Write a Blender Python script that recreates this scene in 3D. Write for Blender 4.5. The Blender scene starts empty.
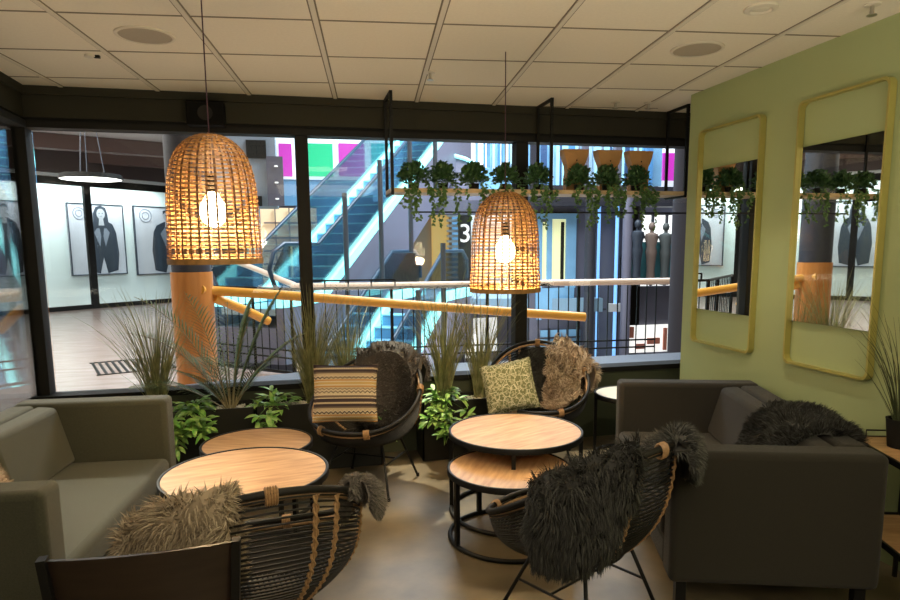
import bpy, math, random
from mathutils import Vector, Matrix, noise
random.seed(7)
PI = math.pi
sc = bpy.context.scene
COL = sc.collection
sin, cos = math.sin, math.cos

# ------------------------------------------------------------------ camera
F = 650.0; CY = 340.0; PIT = math.atan(.140); ROLL = math.radians(.5); YAW = math.radians(12.9); H = 1.6
fw = Vector((sin(YAW)*cos(PIT), cos(YAW)*cos(PIT), -sin(PIT)))
rt = Vector((cos(YAW), -sin(YAW), 0)); up = rt.cross(fw)
r2 = rt*cos(ROLL) - up*sin(ROLL); u2 = up*cos(ROLL) + rt*sin(ROLL)
cd = bpy.data.cameras.new('camera'); cam = bpy.data.objects.new('camera', cd); COL.objects.link(cam)
m = Matrix((r2, u2, -fw)).transposed().to_4x4(); m.translation = Vector((0, 0, H)); cam.matrix_world = m
cd.sensor_fit = 'HORIZONTAL'; cd.sensor_width = 36; cd.lens = F/900*36
cd.shift_y = 40/900; cd.clip_start = .05; cd.clip_end = 200
sc.camera = cam
def onY(x, y, Y):
    """point of the plane Y = const seen along that direction"""
    d = fw + r2*(x-450)/F - u2*(y-CY)/F
    return Vector((0, 0, H)) + d*(Y/d.y)

# ------------------------------------------------------------------ materials
MATS = {}
def mat(name, col, rough=.6, metal=0, noise_amt=0, noise_scale=8, col2=None, bump=0, bump_scale=60, emit=None, estr=0,
        stretch=None, sheen=0, trans=0, spec=.5, alpha=None):
    if name in MATS: return MATS[name]
    mt = bpy.data.materials.new(name); mt.use_nodes = True
    nt = mt.node_tree; b = nt.nodes['Principled BSDF']
    b.inputs['Base Color'].default_value = (*col, 1); b.inputs['Roughness'].default_value = rough
    b.inputs['Metallic'].default_value = metal; b.inputs['Specular IOR Level'].default_value = spec
    if sheen: b.inputs['Sheen Weight'].default_value = sheen
    if trans: b.inputs['Transmission Weight'].default_value = trans
    if emit: b.inputs['Emission Color'].default_value = (*emit, 1); b.inputs['Emission Strength'].default_value = estr
    if noise_amt or col2 or bump:
        tc = nt.nodes.new('ShaderNodeTexCoord'); mp = nt.nodes.new('ShaderNodeMapping')
        nt.links.new(tc.outputs['Object'], mp.inputs['Vector'])
        if stretch: mp.inputs['Scale'].default_value = stretch
    if noise_amt or col2:
        n = nt.nodes.new('ShaderNodeTexNoise'); n.inputs['Scale'].default_value = noise_scale; n.inputs['Detail'].default_value = 5
        nt.links.new(mp.outputs[0], n.inputs['Vector'])
        r = nt.nodes.new('ShaderNodeValToRGB')
        c2 = col2 or tuple(c*(1-noise_amt) for c in col)
        r.color_ramp.elements[0].position = .3; r.color_ramp.elements[1].position = .7
        r.color_ramp.elements[0].color = (*c2, 1); r.color_ramp.elements[1].color = (*col, 1)
        nt.links.new(n.outputs['Fac'], r.inputs[0]); nt.links.new(r.outputs[0], b.inputs['Base Color'])
    if bump:
        n2 = nt.nodes.new('ShaderNodeTexNoise'); n2.inputs['Scale'].default_value = bump_scale; n2.inputs['Detail'].default_value = 4
        nt.links.new(mp.outputs[0], n2.inputs['Vector'])
        bp = nt.nodes.new('ShaderNodeBump'); bp.inputs['Strength'].default_value = bump; bp.inputs['Distance'].default_value = .01
        nt.links.new(n2.outputs['Fac'], bp.inputs['Height']); nt.links.new(bp.outputs[0], b.inputs['Normal'])
    MATS[name] = mt
    return mt
def glass_mat(name, tint=(1, 1, 1), refl=.06):
    mt = bpy.data.materials.new(name); mt.use_nodes = True; nt = mt.node_tree
    for n in list(nt.nodes): nt.nodes.remove(n)
    o = nt.nodes.new('ShaderNodeOutputMaterial'); t = nt.nodes.new('ShaderNodeBsdfTransparent'); g = nt.nodes.new('ShaderNodeBsdfGlossy')
    mx = nt.nodes.new('ShaderNodeMixShader'); fr = nt.nodes.new('ShaderNodeFresnel'); fr.inputs[0].default_value = 1.35
    mu = nt.nodes.new('ShaderNodeMath'); mu.operation = 'MULTIPLY'; mu.inputs[1].default_value = refl/.06
    t.inputs[0].default_value = (*tint, 1); g.inputs['Roughness'].default_value = .02
    nt.links.new(fr.outputs[0], mu.inputs[0]); nt.links.new(mu.outputs[0], mx.inputs[0])
    nt.links.new(t.outputs[0], mx.inputs[1]); nt.links.new(g.outputs[0], mx.inputs[2]); nt.links.new(mx.outputs[0], o.inputs[0])
    MATS[name] = mt; return mt
def emis(name, col, s):
    mt = bpy.data.materials.new(name); mt.use_nodes = True; nt = mt.node_tree
    b = nt.nodes['Principled BSDF']; b.inputs['Base Color'].default_value = (*[min(c, .8) for c in col], 1)
    b.inputs['Emission Color'].default_value = (*col, 1); b.inputs['Emission Strength'].default_value = s
    MATS[name] = mt; return mt

# ------------------------------------------------------------------ mesh builder
class MB:
    def __init__(s): s.v = []; s.f = []; s.mi = []; s.cur = 0
    def add(s, vs, fs):
        o = len(s.v); s.v += [tuple(p) for p in vs]; s.f += [tuple(i+o for i in f) for f in fs]; s.mi += [s.cur]*len(fs); return s
    def box(s, x0, x1, y0, y1, z0, z1, M=None):
        vs = [Vector((x, y, z)) for z in (z0, z1) for y in (y0, y1) for x in (x0, x1)]
        if M: vs = [M @ p for p in vs]
        return s.add(vs, [(0, 2, 3, 1), (4, 5, 7, 6), (0, 1, 5, 4), (2, 6, 7, 3), (0, 4, 6, 2), (1, 3, 7, 5)])
    def bar(s, a, b, w, h=None, upv=Vector((0, 0, 1))):
        a = Vector(a); b = Vector(b); d = (b-a); L = d.length; d.normalize(); h = h or w
        if abs(d.dot(upv)) > .99: upv = Vector((0, 1, 0))
        x = d.cross(upv).normalized(); y = x.cross(d)
        vs = []
        for p in (a, b):
            for sx, sy in ((-1, -1), (1, -1), (1, 1), (-1, 1)): vs.append(p + x*sx*w/2 + y*sy*h/2)
        return s.add(vs, [(3, 2, 1, 0), (4, 5, 6, 7), (0, 1, 5, 4), (1, 2, 6, 5), (2, 3, 7, 6), (3, 0, 4, 7)])
    def tube(s, pts, r, seg=8, closed=False, flat=None):
        pts = [Vector(p) for p in pts]; n = len(pts)
        rs = r if isinstance(r, (list, tuple)) else [r]*n
        vs = []; prev = None
        for i, p in enumerate(pts):
            if closed: t = pts[(i+1) % n]-pts[i-1]
            else: t = pts[min(i+1, n-1)]-pts[max(i-1, 0)]
            t.normalize()
            if prev is None:
                u = t.cross(Vector((0, 0, 1)));
                if u.length < .1: u = t.cross(Vector((0, 1, 0)))
            else: u = prev - t*prev.dot(t)
            u.normalize(); prev = u; w = t.cross(u)
            for k in range(seg):
                a = 2*PI*k/seg; vs.append(p + (u*cos(a) + w*sin(a)*(flat or 1))*rs[i])
        fs = []
        for i in range(n if closed else n-1):
            j = (i+1) % n
            for k in range(seg):
                l = (k+1) % seg; fs.append((i*seg+k, i*seg+l, j*seg+l, j*seg+k))
        if not closed:
            fs.append(tuple(range(seg))[::-1]); fs.append(tuple((n-1)*seg+k for k in range(seg)))
        return s.add(vs, fs)
    def lathe(s, prof, seg=32, c=(0, 0, 0), cap=True):
        vs = []; n = len(prof)
        for r, z in prof:
            for k in range(seg):
                a = 2*PI*k/seg; vs.append((c[0]+r*cos(a), c[1]+r*sin(a), c[2]+z))
        fs = []
        for i in range(n-1):
            for k in range(seg):
                l = (k+1) % seg; fs.append((i*seg+k, i*seg+l, (i+1)*seg+l, (i+1)*seg+k))
        if cap:
            fs.append(tuple(range(seg))[::-1]); fs.append(tuple((n-1)*seg+k for k in range(seg)))
        return s.add(vs, fs)
    def prism(s, poly, off):
        """poly list of 3D points, extruded by vector off"""
        n = len(poly); off = Vector(off); vs = [Vector(p) for p in poly] + [Vector(p)+off for p in poly]
        fs = [tuple(range(n)), tuple(range(2*n-1, n-1, -1))] + [(i, i+n, (i+1) % n + n, (i+1) % n) for i in range(n)]
        return s.add(vs, fs)
    def grid(s, P):
        nu, nv = len(P), len(P[0])
        return s.add([p for row in P for p in row], [(i*nv+j, (i+1)*nv+j, (i+1)*nv+j+1, i*nv+j+1) for i in range(nu-1) for j in range(nv-1)])
    def build(s, name, mats, parent=None, smooth=False, bevel=0, seg=2, sub=0, loc=None, rz=0):
        me = bpy.data.meshes.new(name); me.from_pydata(s.v, [], s.f)
        if not isinstance(mats, (list, tuple)): mats = [mats]
        for mm in mats: me.materials.append(mm)
        if any(s.mi): me.polygons.foreach_set('material_index', s.mi)
        import bmesh
        bm = bmesh.new(); bm.from_mesh(me); bmesh.ops.recalc_face_normals(bm, faces=bm.faces); bm.to_mesh(me); bm.free()
        if smooth:
            for p in me.polygons: p.use_smooth = True
            try: me.set_sharp_from_angle(angle=math.radians(50))
            except Exception: pass
        me.update()
        o = bpy.data.objects.new(name, me); COL.objects.link(o)
        if parent: o.parent = parent
        if loc: o.location = loc
        if rz: o.rotation_euler.z = rz
        if bevel:
            b = o.modifiers.new('bevel', 'BEVEL'); b.width = bevel; b.segments = seg; b.limit_method = 'ANGLE'
        if sub:
            b = o.modifiers.new('sub', 'SUBSURF'); b.levels = sub; b.render_levels = sub
        return o
def tag(o, label=None, cat=None, group=None, kind=None):
    if label: o['label'] = label
    if cat: o['category'] = cat
    if group: o['group'] = group
    if kind: o['kind'] = kind
    return o
def thing(name, label, cat, loc=(0, 0, 0), rz=0, group=None):
    o = bpy.data.objects.new(name, None); COL.objects.link(o); o.empty_display_size = .1
    o.location = loc; o.rotation_euler.z = rz
    return tag(o, label, cat, group)
def struct(name, mb, mt, label, cat='structure', **k):
    return tag(mb.build(name, mt, **k), label, cat, kind='structure')
def dup(o, parent=None):
    c = o.copy(); COL.objects.link(c)
    if parent: c.parent = parent
    for ch in [x for x in bpy.data.objects if x.parent == o]: dup(ch, c)
    return c
def copy_to(o, loc, rz, label, group=None):
    c = dup(o); c.location = loc; c.rotation_euler.z = rz; c['label'] = label
    if group: c['group'] = group
    return c
def cm(pts, n):
    """catmull-rom resample of an open polyline"""
    pts = [Vector(p) for p in pts]; out = []; k = len(pts)-1
    for i in range(n):
        t = i/(n-1)*k; a = min(int(t), k-1); f = t-a
        p0 = pts[max(a-1, 0)]; p1 = pts[a]; p2 = pts[a+1]; p3 = pts[min(a+2, k)]
        out.append(.5*((2*p1)+(p2-p0)*f+(2*p0-5*p1+4*p2-p3)*f*f+(3*p1-p0-3*p2+p3)*f**3))
    return out

# ------------------------------------------------------------------ palette
black_metal = mat('black_metal', (.012, .012, .012), .45, .6)
frame_dark = mat('frame_dark', (.010, .010, .009), .65, spec=.25)
header_m = mat('header_olive', (.028, .027, .018), .7, spec=.25, noise_amt=.12, noise_scale=3)
green_wall_m = mat('green_wall', (.37, .44, .22), .7, noise_amt=.04, noise_scale=3, bump=.08, bump_scale=150)
low_wall_m = mat('low_wall_green', (.055, .065, .035), .6)
ceil_m = mat('ceiling_tile', (.80, .74, .62), .9, noise_amt=.05, noise_scale=60, bump=.15, bump_scale=220)
grid_m = mat('ceiling_bar', (.66, .61, .51), .6)
floor_m = mat('vinyl_floor', (.19, .148, .085), .42, col2=(.095, .074, .045), noise_scale=3.5, bump=.05, bump_scale=30)
sofa_m = mat('sofa_fabric', (.056, .056, .033), .9, noise_amt=.3, noise_scale=180, bump=.35, bump_scale=500, sheen=.12)
sofa2_m = mat('sofa_fabric_dark', (.020, .017, .0125), .9, noise_amt=.25, noise_scale=180, bump=.35, bump_scale=500, sheen=.08)
oak_m = mat('oak_top', (.60, .37, .185), .42, col2=(.38, .21, .095), noise_scale=2.8, stretch=(2, 14, 6))
rattan_m = mat('rattan', (.42, .25, .12), .5, noise_amt=.4, noise_scale=90)
cord_m = mat('black_cord', (.010, .009, .008), .6, spec=.3)
dark_wood_m = mat('dark_wood', (.026, .016, .011), .35, col2=(.015, .009, .006), noise_scale=3, stretch=(2, 4, 14))
gold_m = mat('brushed_gold', (.46, .41, .12), .38, .35, noise_amt=.1, noise_scale=20)
mirror_m = mat('mirror', (.86, .88, .84), .01, 1)
box_m = mat('planter_black', (.012, .013, .010), .4)
pebble_m = mat('white_pebble', (.7, .68, .6), .6)
leaf_m = mat('hosta_leaf', (.10, .36, .05), .4, col2=(.42, .58, .18), noise_scale=26, spec=.4)
dleaf_m = mat('dark_leaf', (.03, .085, .03), .5, col2=(.05, .13, .04), noise_scale=30)
ivy_m = mat('ivy_leaf', (.10, .2, .06), .5, col2=(.05, .12, .03), noise_scale=30)
palm_m = mat('palm_leaf', (.13, .20, .07), .5, col2=(.07, .12, .04), noise_scale=12)
grass_m = mat('dry_grass', (.42, .40, .20), .6, col2=(.12, .15, .05), noise_scale=14)
stem_m = mat('stem', (.28, .24, .13), .6)
kraft_m = mat('kraft', (.50, .27, .10), .6, noise_amt=.15, noise_scale=14)
shelf_m = mat('pale_wood', (.62, .47, .29), .5, col2=(.5, .37, .22), noise_scale=3, stretch=(2, 14, 14))
cable_m = mat('cable', (.05, .015, .03), .6)
sill_m = mat('stone_sill', (.13, .15, .19), .35)

# ------------------------------------------------------------------ room shell
XL, XR, YW, YB, ZC = -1.76, 2.84, 5.08, -3.2, 2.7
fl = struct('floor', MB().box(XL-.15, 4.1, YB-.1, YW+.1, -.12, 0), floor_m, 'pale beige vinyl floor of the cafe lounge', 'floor')
struct('ceiling', MB().box(XL-.12, 4.1, YB-.1, YW+.1, ZC, ZC+.1), ceil_m, 'beige suspended tile ceiling', 'ceiling')
# T-bar grid, 0.6 m pitch, turned 6.3 degrees against the walls
g = MB(); A = math.radians(6.3)
dv = Vector((sin(A), cos(A), 0)); du = Vector((cos(A), -sin(A), 0)); O = Vector((-1.07, 3.51, 0))
def clip(p, d, x0, x1, y0, y1):
    t0, t1 = -99, 99
    for c, lo, hi in ((0, x0, x1), (1, y0, y1)):
        a = (lo-p[c])/d[c]; b = (hi-p[c])/d[c]; t0 = max(t0, min(a, b)); t1 = min(t1, max(a, b))
    return (p+d*t0, p+d*t1) if t1 > t0 else None
for k in range(-4, 11):
    s_ = clip(O+du*.6*k, dv, XL, XR, YB, YW)
    if s_: g.bar(s_[0]+Vector((0, 0, ZC-.003)), s_[1]+Vector((0, 0, ZC-.003)), .024, .008)
g2 = MB()
for k in range(-12, 6):
    s_ = clip(O+dv*.6*k, du, XL, XR, YB, YW)
    if s_: g2.bar(s_[0]+Vector((0, 0, ZC-.0005)), s_[1]+Vector((0, 0, ZC-.0005)), .012, .004)
struct('trim_9', g2, mat('tile_gap', (.20, .17, .12), .8), 'dark joints across the ceiling tiles', 'ceiling joint')
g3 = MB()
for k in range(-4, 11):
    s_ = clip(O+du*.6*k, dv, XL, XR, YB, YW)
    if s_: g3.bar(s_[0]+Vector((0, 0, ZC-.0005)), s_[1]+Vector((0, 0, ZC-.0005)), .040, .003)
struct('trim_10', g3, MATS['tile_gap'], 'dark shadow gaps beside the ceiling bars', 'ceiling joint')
struct('trim_1', g, grid_m, 'pale metal grid bars between the ceiling tiles', 'ceiling grid')
struct('wall_right', MB().box(XR, XR+.12, YB, 4.43, 0, ZC), green_wall_m, 'pistachio green partition wall carrying the mirrors', 'wall')
struct('wall_back', MB().box(XL-.1, 4.1, YB-.1, YB, 0, ZC), header_m, 'dark back wall behind the viewer', 'wall')
# window wall, low wall, sill
struct('wall_front', MB().box(XL-.1, 4.1, YW-.09, YW+.06, 0, .56), low_wall_m, 'dark green low wall under the window', 'wall')
struct('wall_left', MB().box(XL-.12, XL, YB, YW-.09, 0, .56), low_wall_m, 'dark green low wall under the left window', 'wall')
s = MB(); s.box(XL-.1, 4.1, YW-.11, YW+.06, .56, .60)
struct('trim_2', s, frame_dark, 'black window sill over the low wall', 'sill')
s = MB(); s.prism([(-1.15, YW+.06, .54), (4.1, YW+.06, .54), (4.1, YW+.5, .54), (.15, YW+.52, .54)], (0, 0, .045))
struct('trim_3', s, sill_m, 'pale stone ledge outside the window', 'ledge')
# header
hz = 2.43
h = MB(); h.box(XL-.1, 4.1, YW-.05, YW+.1, 2.50, ZC); h.box(XL-.1, 4.1, YW-.075, YW-.05, 2.645, ZC)
h.box(XL-.12, XL+.0, YB, YW-.05, 2.50, ZC); h.box(XL, XL+.025, YB, YW-.075, 2.645, ZC)
struct('trim_4', h, header_m, 'dark olive header beam over the windows', 'beam')
h = MB(); h.box(XL-.1, 4.1, YW-.07, YW+.06, hz, 2.475); h.box(XL-.1, 4.1, YW-.03, YW+.06, 2.475, 2.50)
h.box(XL-.12, XL+.02, YB, YW-.07, hz, 2.475); h.box(XL-.12, XL-.03, YB, YW-.03, 2.475, 2.50)
struct('trim_5', h, frame_dark, 'black window head rail', 'window frame')
glass = glass_mat('window_glass', (.97, .985, .98), .05)
def mullion(x0, x1, n, what):
    struct('window_%d' % n, MB().box(x0, x1, YW-.06, YW+.06, .6, hz), frame_dark, what, 'window mullion', bevel=.004)
mullion(XL-.08, XL+.005, 1, 'black corner post of the window at the left')
mullion(.0, .095, 2, 'black window mullion left of the middle pane')
mullion(1.70, 1.80, 3, 'black window mullion behind the right pendant lamp')
struct('window_4', MB().box(XL+.02, 4.0, YW+.02, YW+.028, .6, hz), glass, 'clear glass of the long window', 'window glass')
w = MB(); w.box(XL-.06, XL-.052, YB, YW-.06, .6, hz)
struct('window_5', w, glass, 'clear glass of the left side window', 'window glass')
struct('window_6', MB().box(XL-.1, XL+.0, 2.6, 2.7, .6, hz), frame_dark, 'black mullion of the left side window', 'window mullion')

# ------------------------------------------------------------------ ceiling fittings
def disc_speaker(x, y, label):
    t = thing('ceiling_speaker', label, 'ceiling speaker', (x, y, ZC), 0, 'round ceiling speakers')
    MB().lathe([(.145, 0), (.145, -.006), (.135, -.010), (.128, -.008), (.128, 0)], 40, cap=False).build('rim', grid_m, t, smooth=True)
    MB().lathe([(.128, -.001), (.127, -.006), (.06, -.008), (0.001, -.008)], 40, cap=False).build('grille', mat('speaker_grille', (.42, .37, .29), .7, bump=.5, bump_scale=400), t, smooth=True)
disc_speaker(-.725, 3.776, 'round ceiling speaker grille above the left pendant lamp')
disc_speaker(2.223, 3.429, 'round ceiling speaker grille near the green wall')
t = thing('downlight', 'small round recessed downlight near the green wall', 'downlight', (2.144, 2.806, ZC))
MB().lathe([(.075, 0), (.075, -.008), (.055, -.014), (.045, -.010), (.04, 0)], 32, cap=False).build('trim_ring', grid_m, t, smooth=True)
MB().lathe([(.045, -.002), (.040, -.006), (.001, -.006)], 24, cap=False).build('lens', mat('downlight_lens', (.7, .66, .55), .3), t, smooth=True)
def sprinkler(x, y, label):
    t = thing('sprinkler', label, 'sprinkler', (x, y, ZC), 0, 'ceiling sprinklers')
    MB().lathe([(.035, 0), (.035, -.006), (.012, -.008)], 24).build('escutcheon', grid_m, t, smooth=True)
    MB().lathe([(.009, -.005), (.009, -.045), (.022, -.047), (.022, -.050), (.001, -.050)], 16).build('deflector', mat('steel', (.5, .48, .42), .35, .9), t, smooth=True)
sprinkler(2.62, 2.66, 'ceiling sprinkler at the top of the green wall')
sprinkler(2.395, 4.74, 'ceiling sprinkler in front of the right window header')
sprinkler(.845, 4.186, 'ceiling sprinkler between the two pendant lamps')
sprinkler(2.66, 4.72, 'ceiling sprinkler beside the end of the green wall')
t = thing('smoke_detector', 'tiny ceiling detector beside the left speaker grille', 'detector', (-1.103, 4.205, ZC))
MB().lathe([(.03, 0), (.03, -.012), (.001, -.016)], 20).build('body', grid_m, t, smooth=True)
MB().box(.02, .05, -.012, .012, -.014, 0).build('sensor', frame_dark, t)
# black loudspeaker on the header
t = thing('loudspeaker', 'black box loudspeaker fixed to the header beam behind the left pendant', 'loudspeaker', (-.59, YW-.05, 2.46))
MB().box(-.125, .125, -.14, -.02, 0, .16).build('cabinet', mat('speaker_black', (.003, .003, .003), .8, spec=.15), t, bevel=.008)
MB().lathe([(.045, 0), (.05, .004), (.02, .001), (.001, .006)], 24).build('cone', cord_m, t, smooth=True).matrix_local = Matrix.Translation((0, -.14, .08)) @ Matrix.Rotation(PI/2, 4, 'X')
MB().box(-.03, .03, -.02, .01, .14, .18).build('bracket', black_metal, t)

# ------------------------------------------------------------------ mirrors on green wall
def gold_mirror(y0, y1, gz0, gz1, label):
    z0, z1 = .91, 2.41; cy = (y0+y1)/2
    t = thing('wall_mirror', label, 'mirror', (XR, cy, z0), 0, 'gold framed wall mirrors')
    hw = (y1-y0)/2; hh = z1-z0; R = .04; pts = []
    for cxx, czz, a0 in ((hw-R, hh-R, 0), (-hw+R, hh-R, 90), (-hw+R, R, 180), (hw-R, R, 270)):
        for k in range(7):
            a = math.radians(a0+15*k); pts.append((cxx+R*cos(a), czz+R*sin(a)))
    outer = pts; inner = [(x*(hw-.012)/hw, (z-hh/2)*((hh/2-.012)/(hh/2))+hh/2) for x, z in pts]
    mb = MB(); n = len(pts)
    for k in range(n):
        l = (k+1) % n
        q = [(outer[k], 0), (outer[l], 0), (inner[l], 0), (inner[k], 0)]
        vs = [Vector((-.002, p[0], p[1])) for p in (outer[k], outer[l], inner[l], inner[k])] + [Vector((-.042, p[0], p[1])) for p in (outer[k], outer[l], inner[l], inner[k])]
        mb.add(vs, [(0, 1, 2, 3), (4, 7, 6, 5), (0, 4, 5, 1), (2, 6, 7, 3)])
    mb.build('frame', gold_m, t)
    MB().box(-.022, -.014, -hw+.014, hw-.014, gz0-z0, gz1-z0).build('mirror_glass', mirror_m, t)
    MB().box(-.014, -.002, -hw+.03, hw-.03, gz0-z0+.02, gz1-z0-.02).build('backing', frame_dark, t)
gold_mirror(3.605, 4.255, 1.155, 2.14, 'gold framed mirror nearer the window, its glass shorter than its frame')
gold_mirror(2.70, 3.30, 1.165, 2.155, 'gold framed mirror nearer the viewer on the green wall')

# ------------------------------------------------------------------ sofas
def sofa(name, label, mt, loc, rz, D=.86, Hh=.75):
    """front faces local -X; length along Y"""
    L, aw = 1.58, .15
    t = thing(name, label, 'sofa', loc, rz, 'two grey two-seat sofas')
    for sgn, nm in ((-1, 'near'), (1, 'far')):
        y0 = sgn*L/2 if sgn < 0 else L/2-aw
        MB().box(-D/2, D/2, y0, y0+aw, .16, Hh).build('arm', mt, t, smooth=True, bevel=.03, seg=4)
    MB().box(D/2-.13, D/2, -L/2+aw, L/2-aw, .16, Hh-.005).build('backrest', mt, t, smooth=True, bevel=.028, seg=4)
    # sloping back cushion
    for k in (0, 1):
        y0 = -L/2+aw+.004 + k*(L/2-aw); y1 = y0+L/2-aw-.008
        P = [(D/2-.135, Hh-.01), (D/2-.24, Hh-.02), (D/2-.32, .44), (D/2-.135, .44)]
        MB().prism([(x, y0, z) for x, z in P], (0, y1-y0, 0)).build('back_cushion', mt, t, smooth=True, bevel=.025, seg=4)
    MB().box(-D/2+.005, D/2-.14, -L/2+aw+.003, L/2-aw-.003, .17, .30).build('base', mt, t, smooth=True, bevel=.015)
    MB().box(-D/2-.005, D/2-.2, -L/2+aw+.004, L/2-aw-.004, .30, .44).build('seat_cushion', mt, t, smooth=True, bevel=.035, seg=4)
    for x in (-D/2+.06, D/2-.06):
        for y in (-L/2+.06, L/2-.06):
            MB().box(x-.022, x+.022, y-.022, y+.022, 0, .165).build('foot', black_metal, t)
    return t
# right sofa : near front corner (1.50,2.36), far front corner (2.0,3.85)
def sofa_place(nf, az, depth_sign, L=1.58, D=.86):
    d = Vector((sin(az), cos(az), 0)); p = Vector((cos(az), -sin(az), 0))*depth_sign
    return Vector((nf[0], nf[1], 0)) + d*L/2 + p*D/2
az = math.radians(18.6); c = sofa_place((1.50, 2.355), az, 1)
sofa('sofa', 'dark grey two-seat sofa against the green wall, front facing left', sofa2_m, c, -az)
az2 = math.radians(5.5); c = sofa_place((-.905, 2.43), az2, -1, D=.81)
sofa('sofa', 'olive grey two-seat sofa in the left corner by the window', sofa_m, c, PI-az2, .81, .775)

# ------------------------------------------------------------------ nested round tables
def round_table(label, loc, R, Hh, top, rz=0, group='round wood-topped nesting tables'):
    t = thing('coffee_table', label, 'coffee table', loc, rz, group)
    MB().lathe([(.001, -.004), (R-.014, -.004), (R-.014, .0), (.001, .0)], 72, (0, 0, Hh), cap=False).build('tabletop', top, t)
    MB().lathe([(R-.016, -.03), (R, -.03), (R, .002), (R-.002, .004), (R-.012, .004), (R-.014, .002), (R-.016, -.002), (R-.016, -.03)], 72, (0, 0, Hh), cap=False).build('rim', black_metal, t, smooth=True)
    MB().tube([((R-.012)*cos(a*PI/32), (R-.012)*sin(a*PI/32), .013) for a in range(64)], .013, 8, True).build('base_ring', black_metal, t, smooth=True)
    for k in range(4):
        a = PI/4+k*PI/2
        M = Matrix.Rotation(a, 4, 'Z')
        MB().box(R-.024, R-.001, -.012, .012, .01, Hh-.02, M).build('leg', black_metal, t)
    return t
round_table('tall round oak-topped coffee table in front of the window chair on the right', (1.235, 3.64, 0), .405, .51, oak_m, math.radians(25))
round_table('lower round oak-topped table nested under the right table', (1.09, 3.31, 0), .345, .40, oak_m, math.radians(60))
round_table('larger round oak-topped coffee table beside the left sofa', (-.30, 3.25, 0), .405, .515, oak_m, math.radians(10))
round_table('smaller round oak-topped table beyond the left coffee table', (-.30, 4.10, 0), .34, .415, oak_m, math.radians(-20))
white_top = mat('white_laminate', (.72, .68, .58), .4)
round_table('small white-topped round table between right sofa and window', (2.42, 4.42, 0), .27, .50, white_top, .4, 'round white side table')

# ------------------------------------------------------------------ cord lounge chairs
def rim(p, off=0.0):
    s_ = (1-cos(p))/2; k = 1+.16*s_
    return Vector(((.37+off)*sin(p)*(1+.03*s_), -(.35+off)*cos(p)*k, .46+.40*s_**1.35))
def base(p): return Vector((.19*sin(p), -.16*cos(p)+.05, .345))
def S(p, t):
    """shell surface; t 0..1 from seat ring to rim, beyond 1 folds over the rim and hangs outside"""
    if t <= 0:
        b = base(p); return Vector((b.x*(1+t), (b.y-.05)*(1+t)+.05, .345-.01*(-t)))
    if t <= 1:
        a, b = base(p), rim(p); o = Vector((sin(p), -cos(p), 0))
        return a.lerp(b, t) + o*.05*sin(PI*t) - Vector((0, 0, .045))*sin(PI*t)
    r = rim(p); o = Vector((sin(p), -cos(p), 0)); e = t-1
    if e < .12: a = e/.12*PI; return r + o*(.022-.022*cos(a)) + Vector((0, 0, .03))*sin(a)
    q = S(p, max(1-(e-.12), .0)); return q + o*.050
def chair_mesh():
    t = thing('lounge_chair', '', 'chair', (0, 0, 0), 0, 'black cord lounge chairs')
    N = 56; ph = [2*PI*k/N for k in range(N)]
    rimo = MB().tube([rim(p) for p in ph], .0125, 8, True).build('rim', cord_m, t, smooth=True)
    MB().tube([rim(p, -.012)-Vector((0, 0, .024)) for p in ph], .009, 8, True).build('rattan_rim', rattan_m, t, smooth=True)
    w = MB()
    for i in range(1, 30):
        w.tube([S(p, i/30) for p in ph], .0042, 4, True)
    for i in range(-9, 10):
        x = i*.0195; y = .16*math.sqrt(max(0, 1-(x/.192)**2)); w.tube([(x, .05-y, .345), (x, .05, .339), (x, .05+y, .345)], .005, 4)
    w.build('cord_weave', cord_m, t, smooth=True)
    MB().tube([base(p) for p in ph], .009, 6, True).build('seat_ring', cord_m, t, smooth=True)
    for pc in (PI-.62, PI-.38, PI+.38, PI+.62, PI-1.35, PI+1.35):
        b = MB(); n = 34; c_ = [S(pc, .04+.93*k/(n-1)) for k in range(n)]
        o = Vector((sin(pc), -cos(pc), 0)); s_ = Vector((cos(pc), sin(pc), 0))
        b.tube([q+o*.004 for q in c_], .006, 5)
        for sg in (0, PI):
            b.tube([q + o*.004 + s_*.010*cos(k*1.25+sg) + o*.006*sin(k*1.25+sg) for k, q in enumerate(c_)], .0045, 5)
        b.build('rattan_rib', rattan_m, t, smooth=True)
    for pc in (PI, PI/2+.3, -PI/2-.3, .45, -.45):
        b = MB()
        for k in range(5):
            p = pc+(k-2)*.021; c_ = rim(p, -.005)-Vector((0, 0, .011)); tg = (rim(p+.01)-rim(p-.01)).normalized()
            u = Vector((0, 0, 1)); v = tg.cross(u).normalized(); u = v.cross(tg)
            b.tube([c_ + u*.029*cos(a*PI/6) + v*.019*sin(a*PI/6) for a in range(12)], .0042, 4, True)
        b.build('binding', rattan_m, rimo, smooth=True)
    feet = []
    for sx in (-1, 1):
        for sy in (-1, 1):
            tp = Vector((sx*.155, .05+sy*.13, .342)); ft = Vector((sx*.26, .03+sy*.25, .004)); feet.append(ft)
            lgo = MB().tube([tp+Vector((0, -sy*.05, .0)), tp, ft], .0085, 8).build('leg', black_metal, t, smooth=True)
            MB().lathe([(.011, 0), (.011, .02), (.008, .022)], 10, (ft.x, ft.y, 0)).build('foot_cap', cord_m, lgo)
    def lg(sx, sy, z): a = (.342-z)/.338; return (sx*(.155+.105*a), .05-.02*a+sy*(.13+.12*a), z)
    MB().tube([lg(-1, -1, .2), lg(-1, 1, .2)], .006, 6).build('stretcher', black_metal, t)
    MB().tube([lg(1, -1, .2), lg(1, 1, .2)], .006, 6).build('stretcher', black_metal, t)
    MB().tube([lg(-1, 0, .2), lg(1, 0, .2)], .006, 6).build('stretcher', black_metal, t)
    MB().tube([lg(-1, -1, .33), lg(1, -1, .33)], .006, 6).build('stretcher', black_metal, t)
    return t
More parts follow.
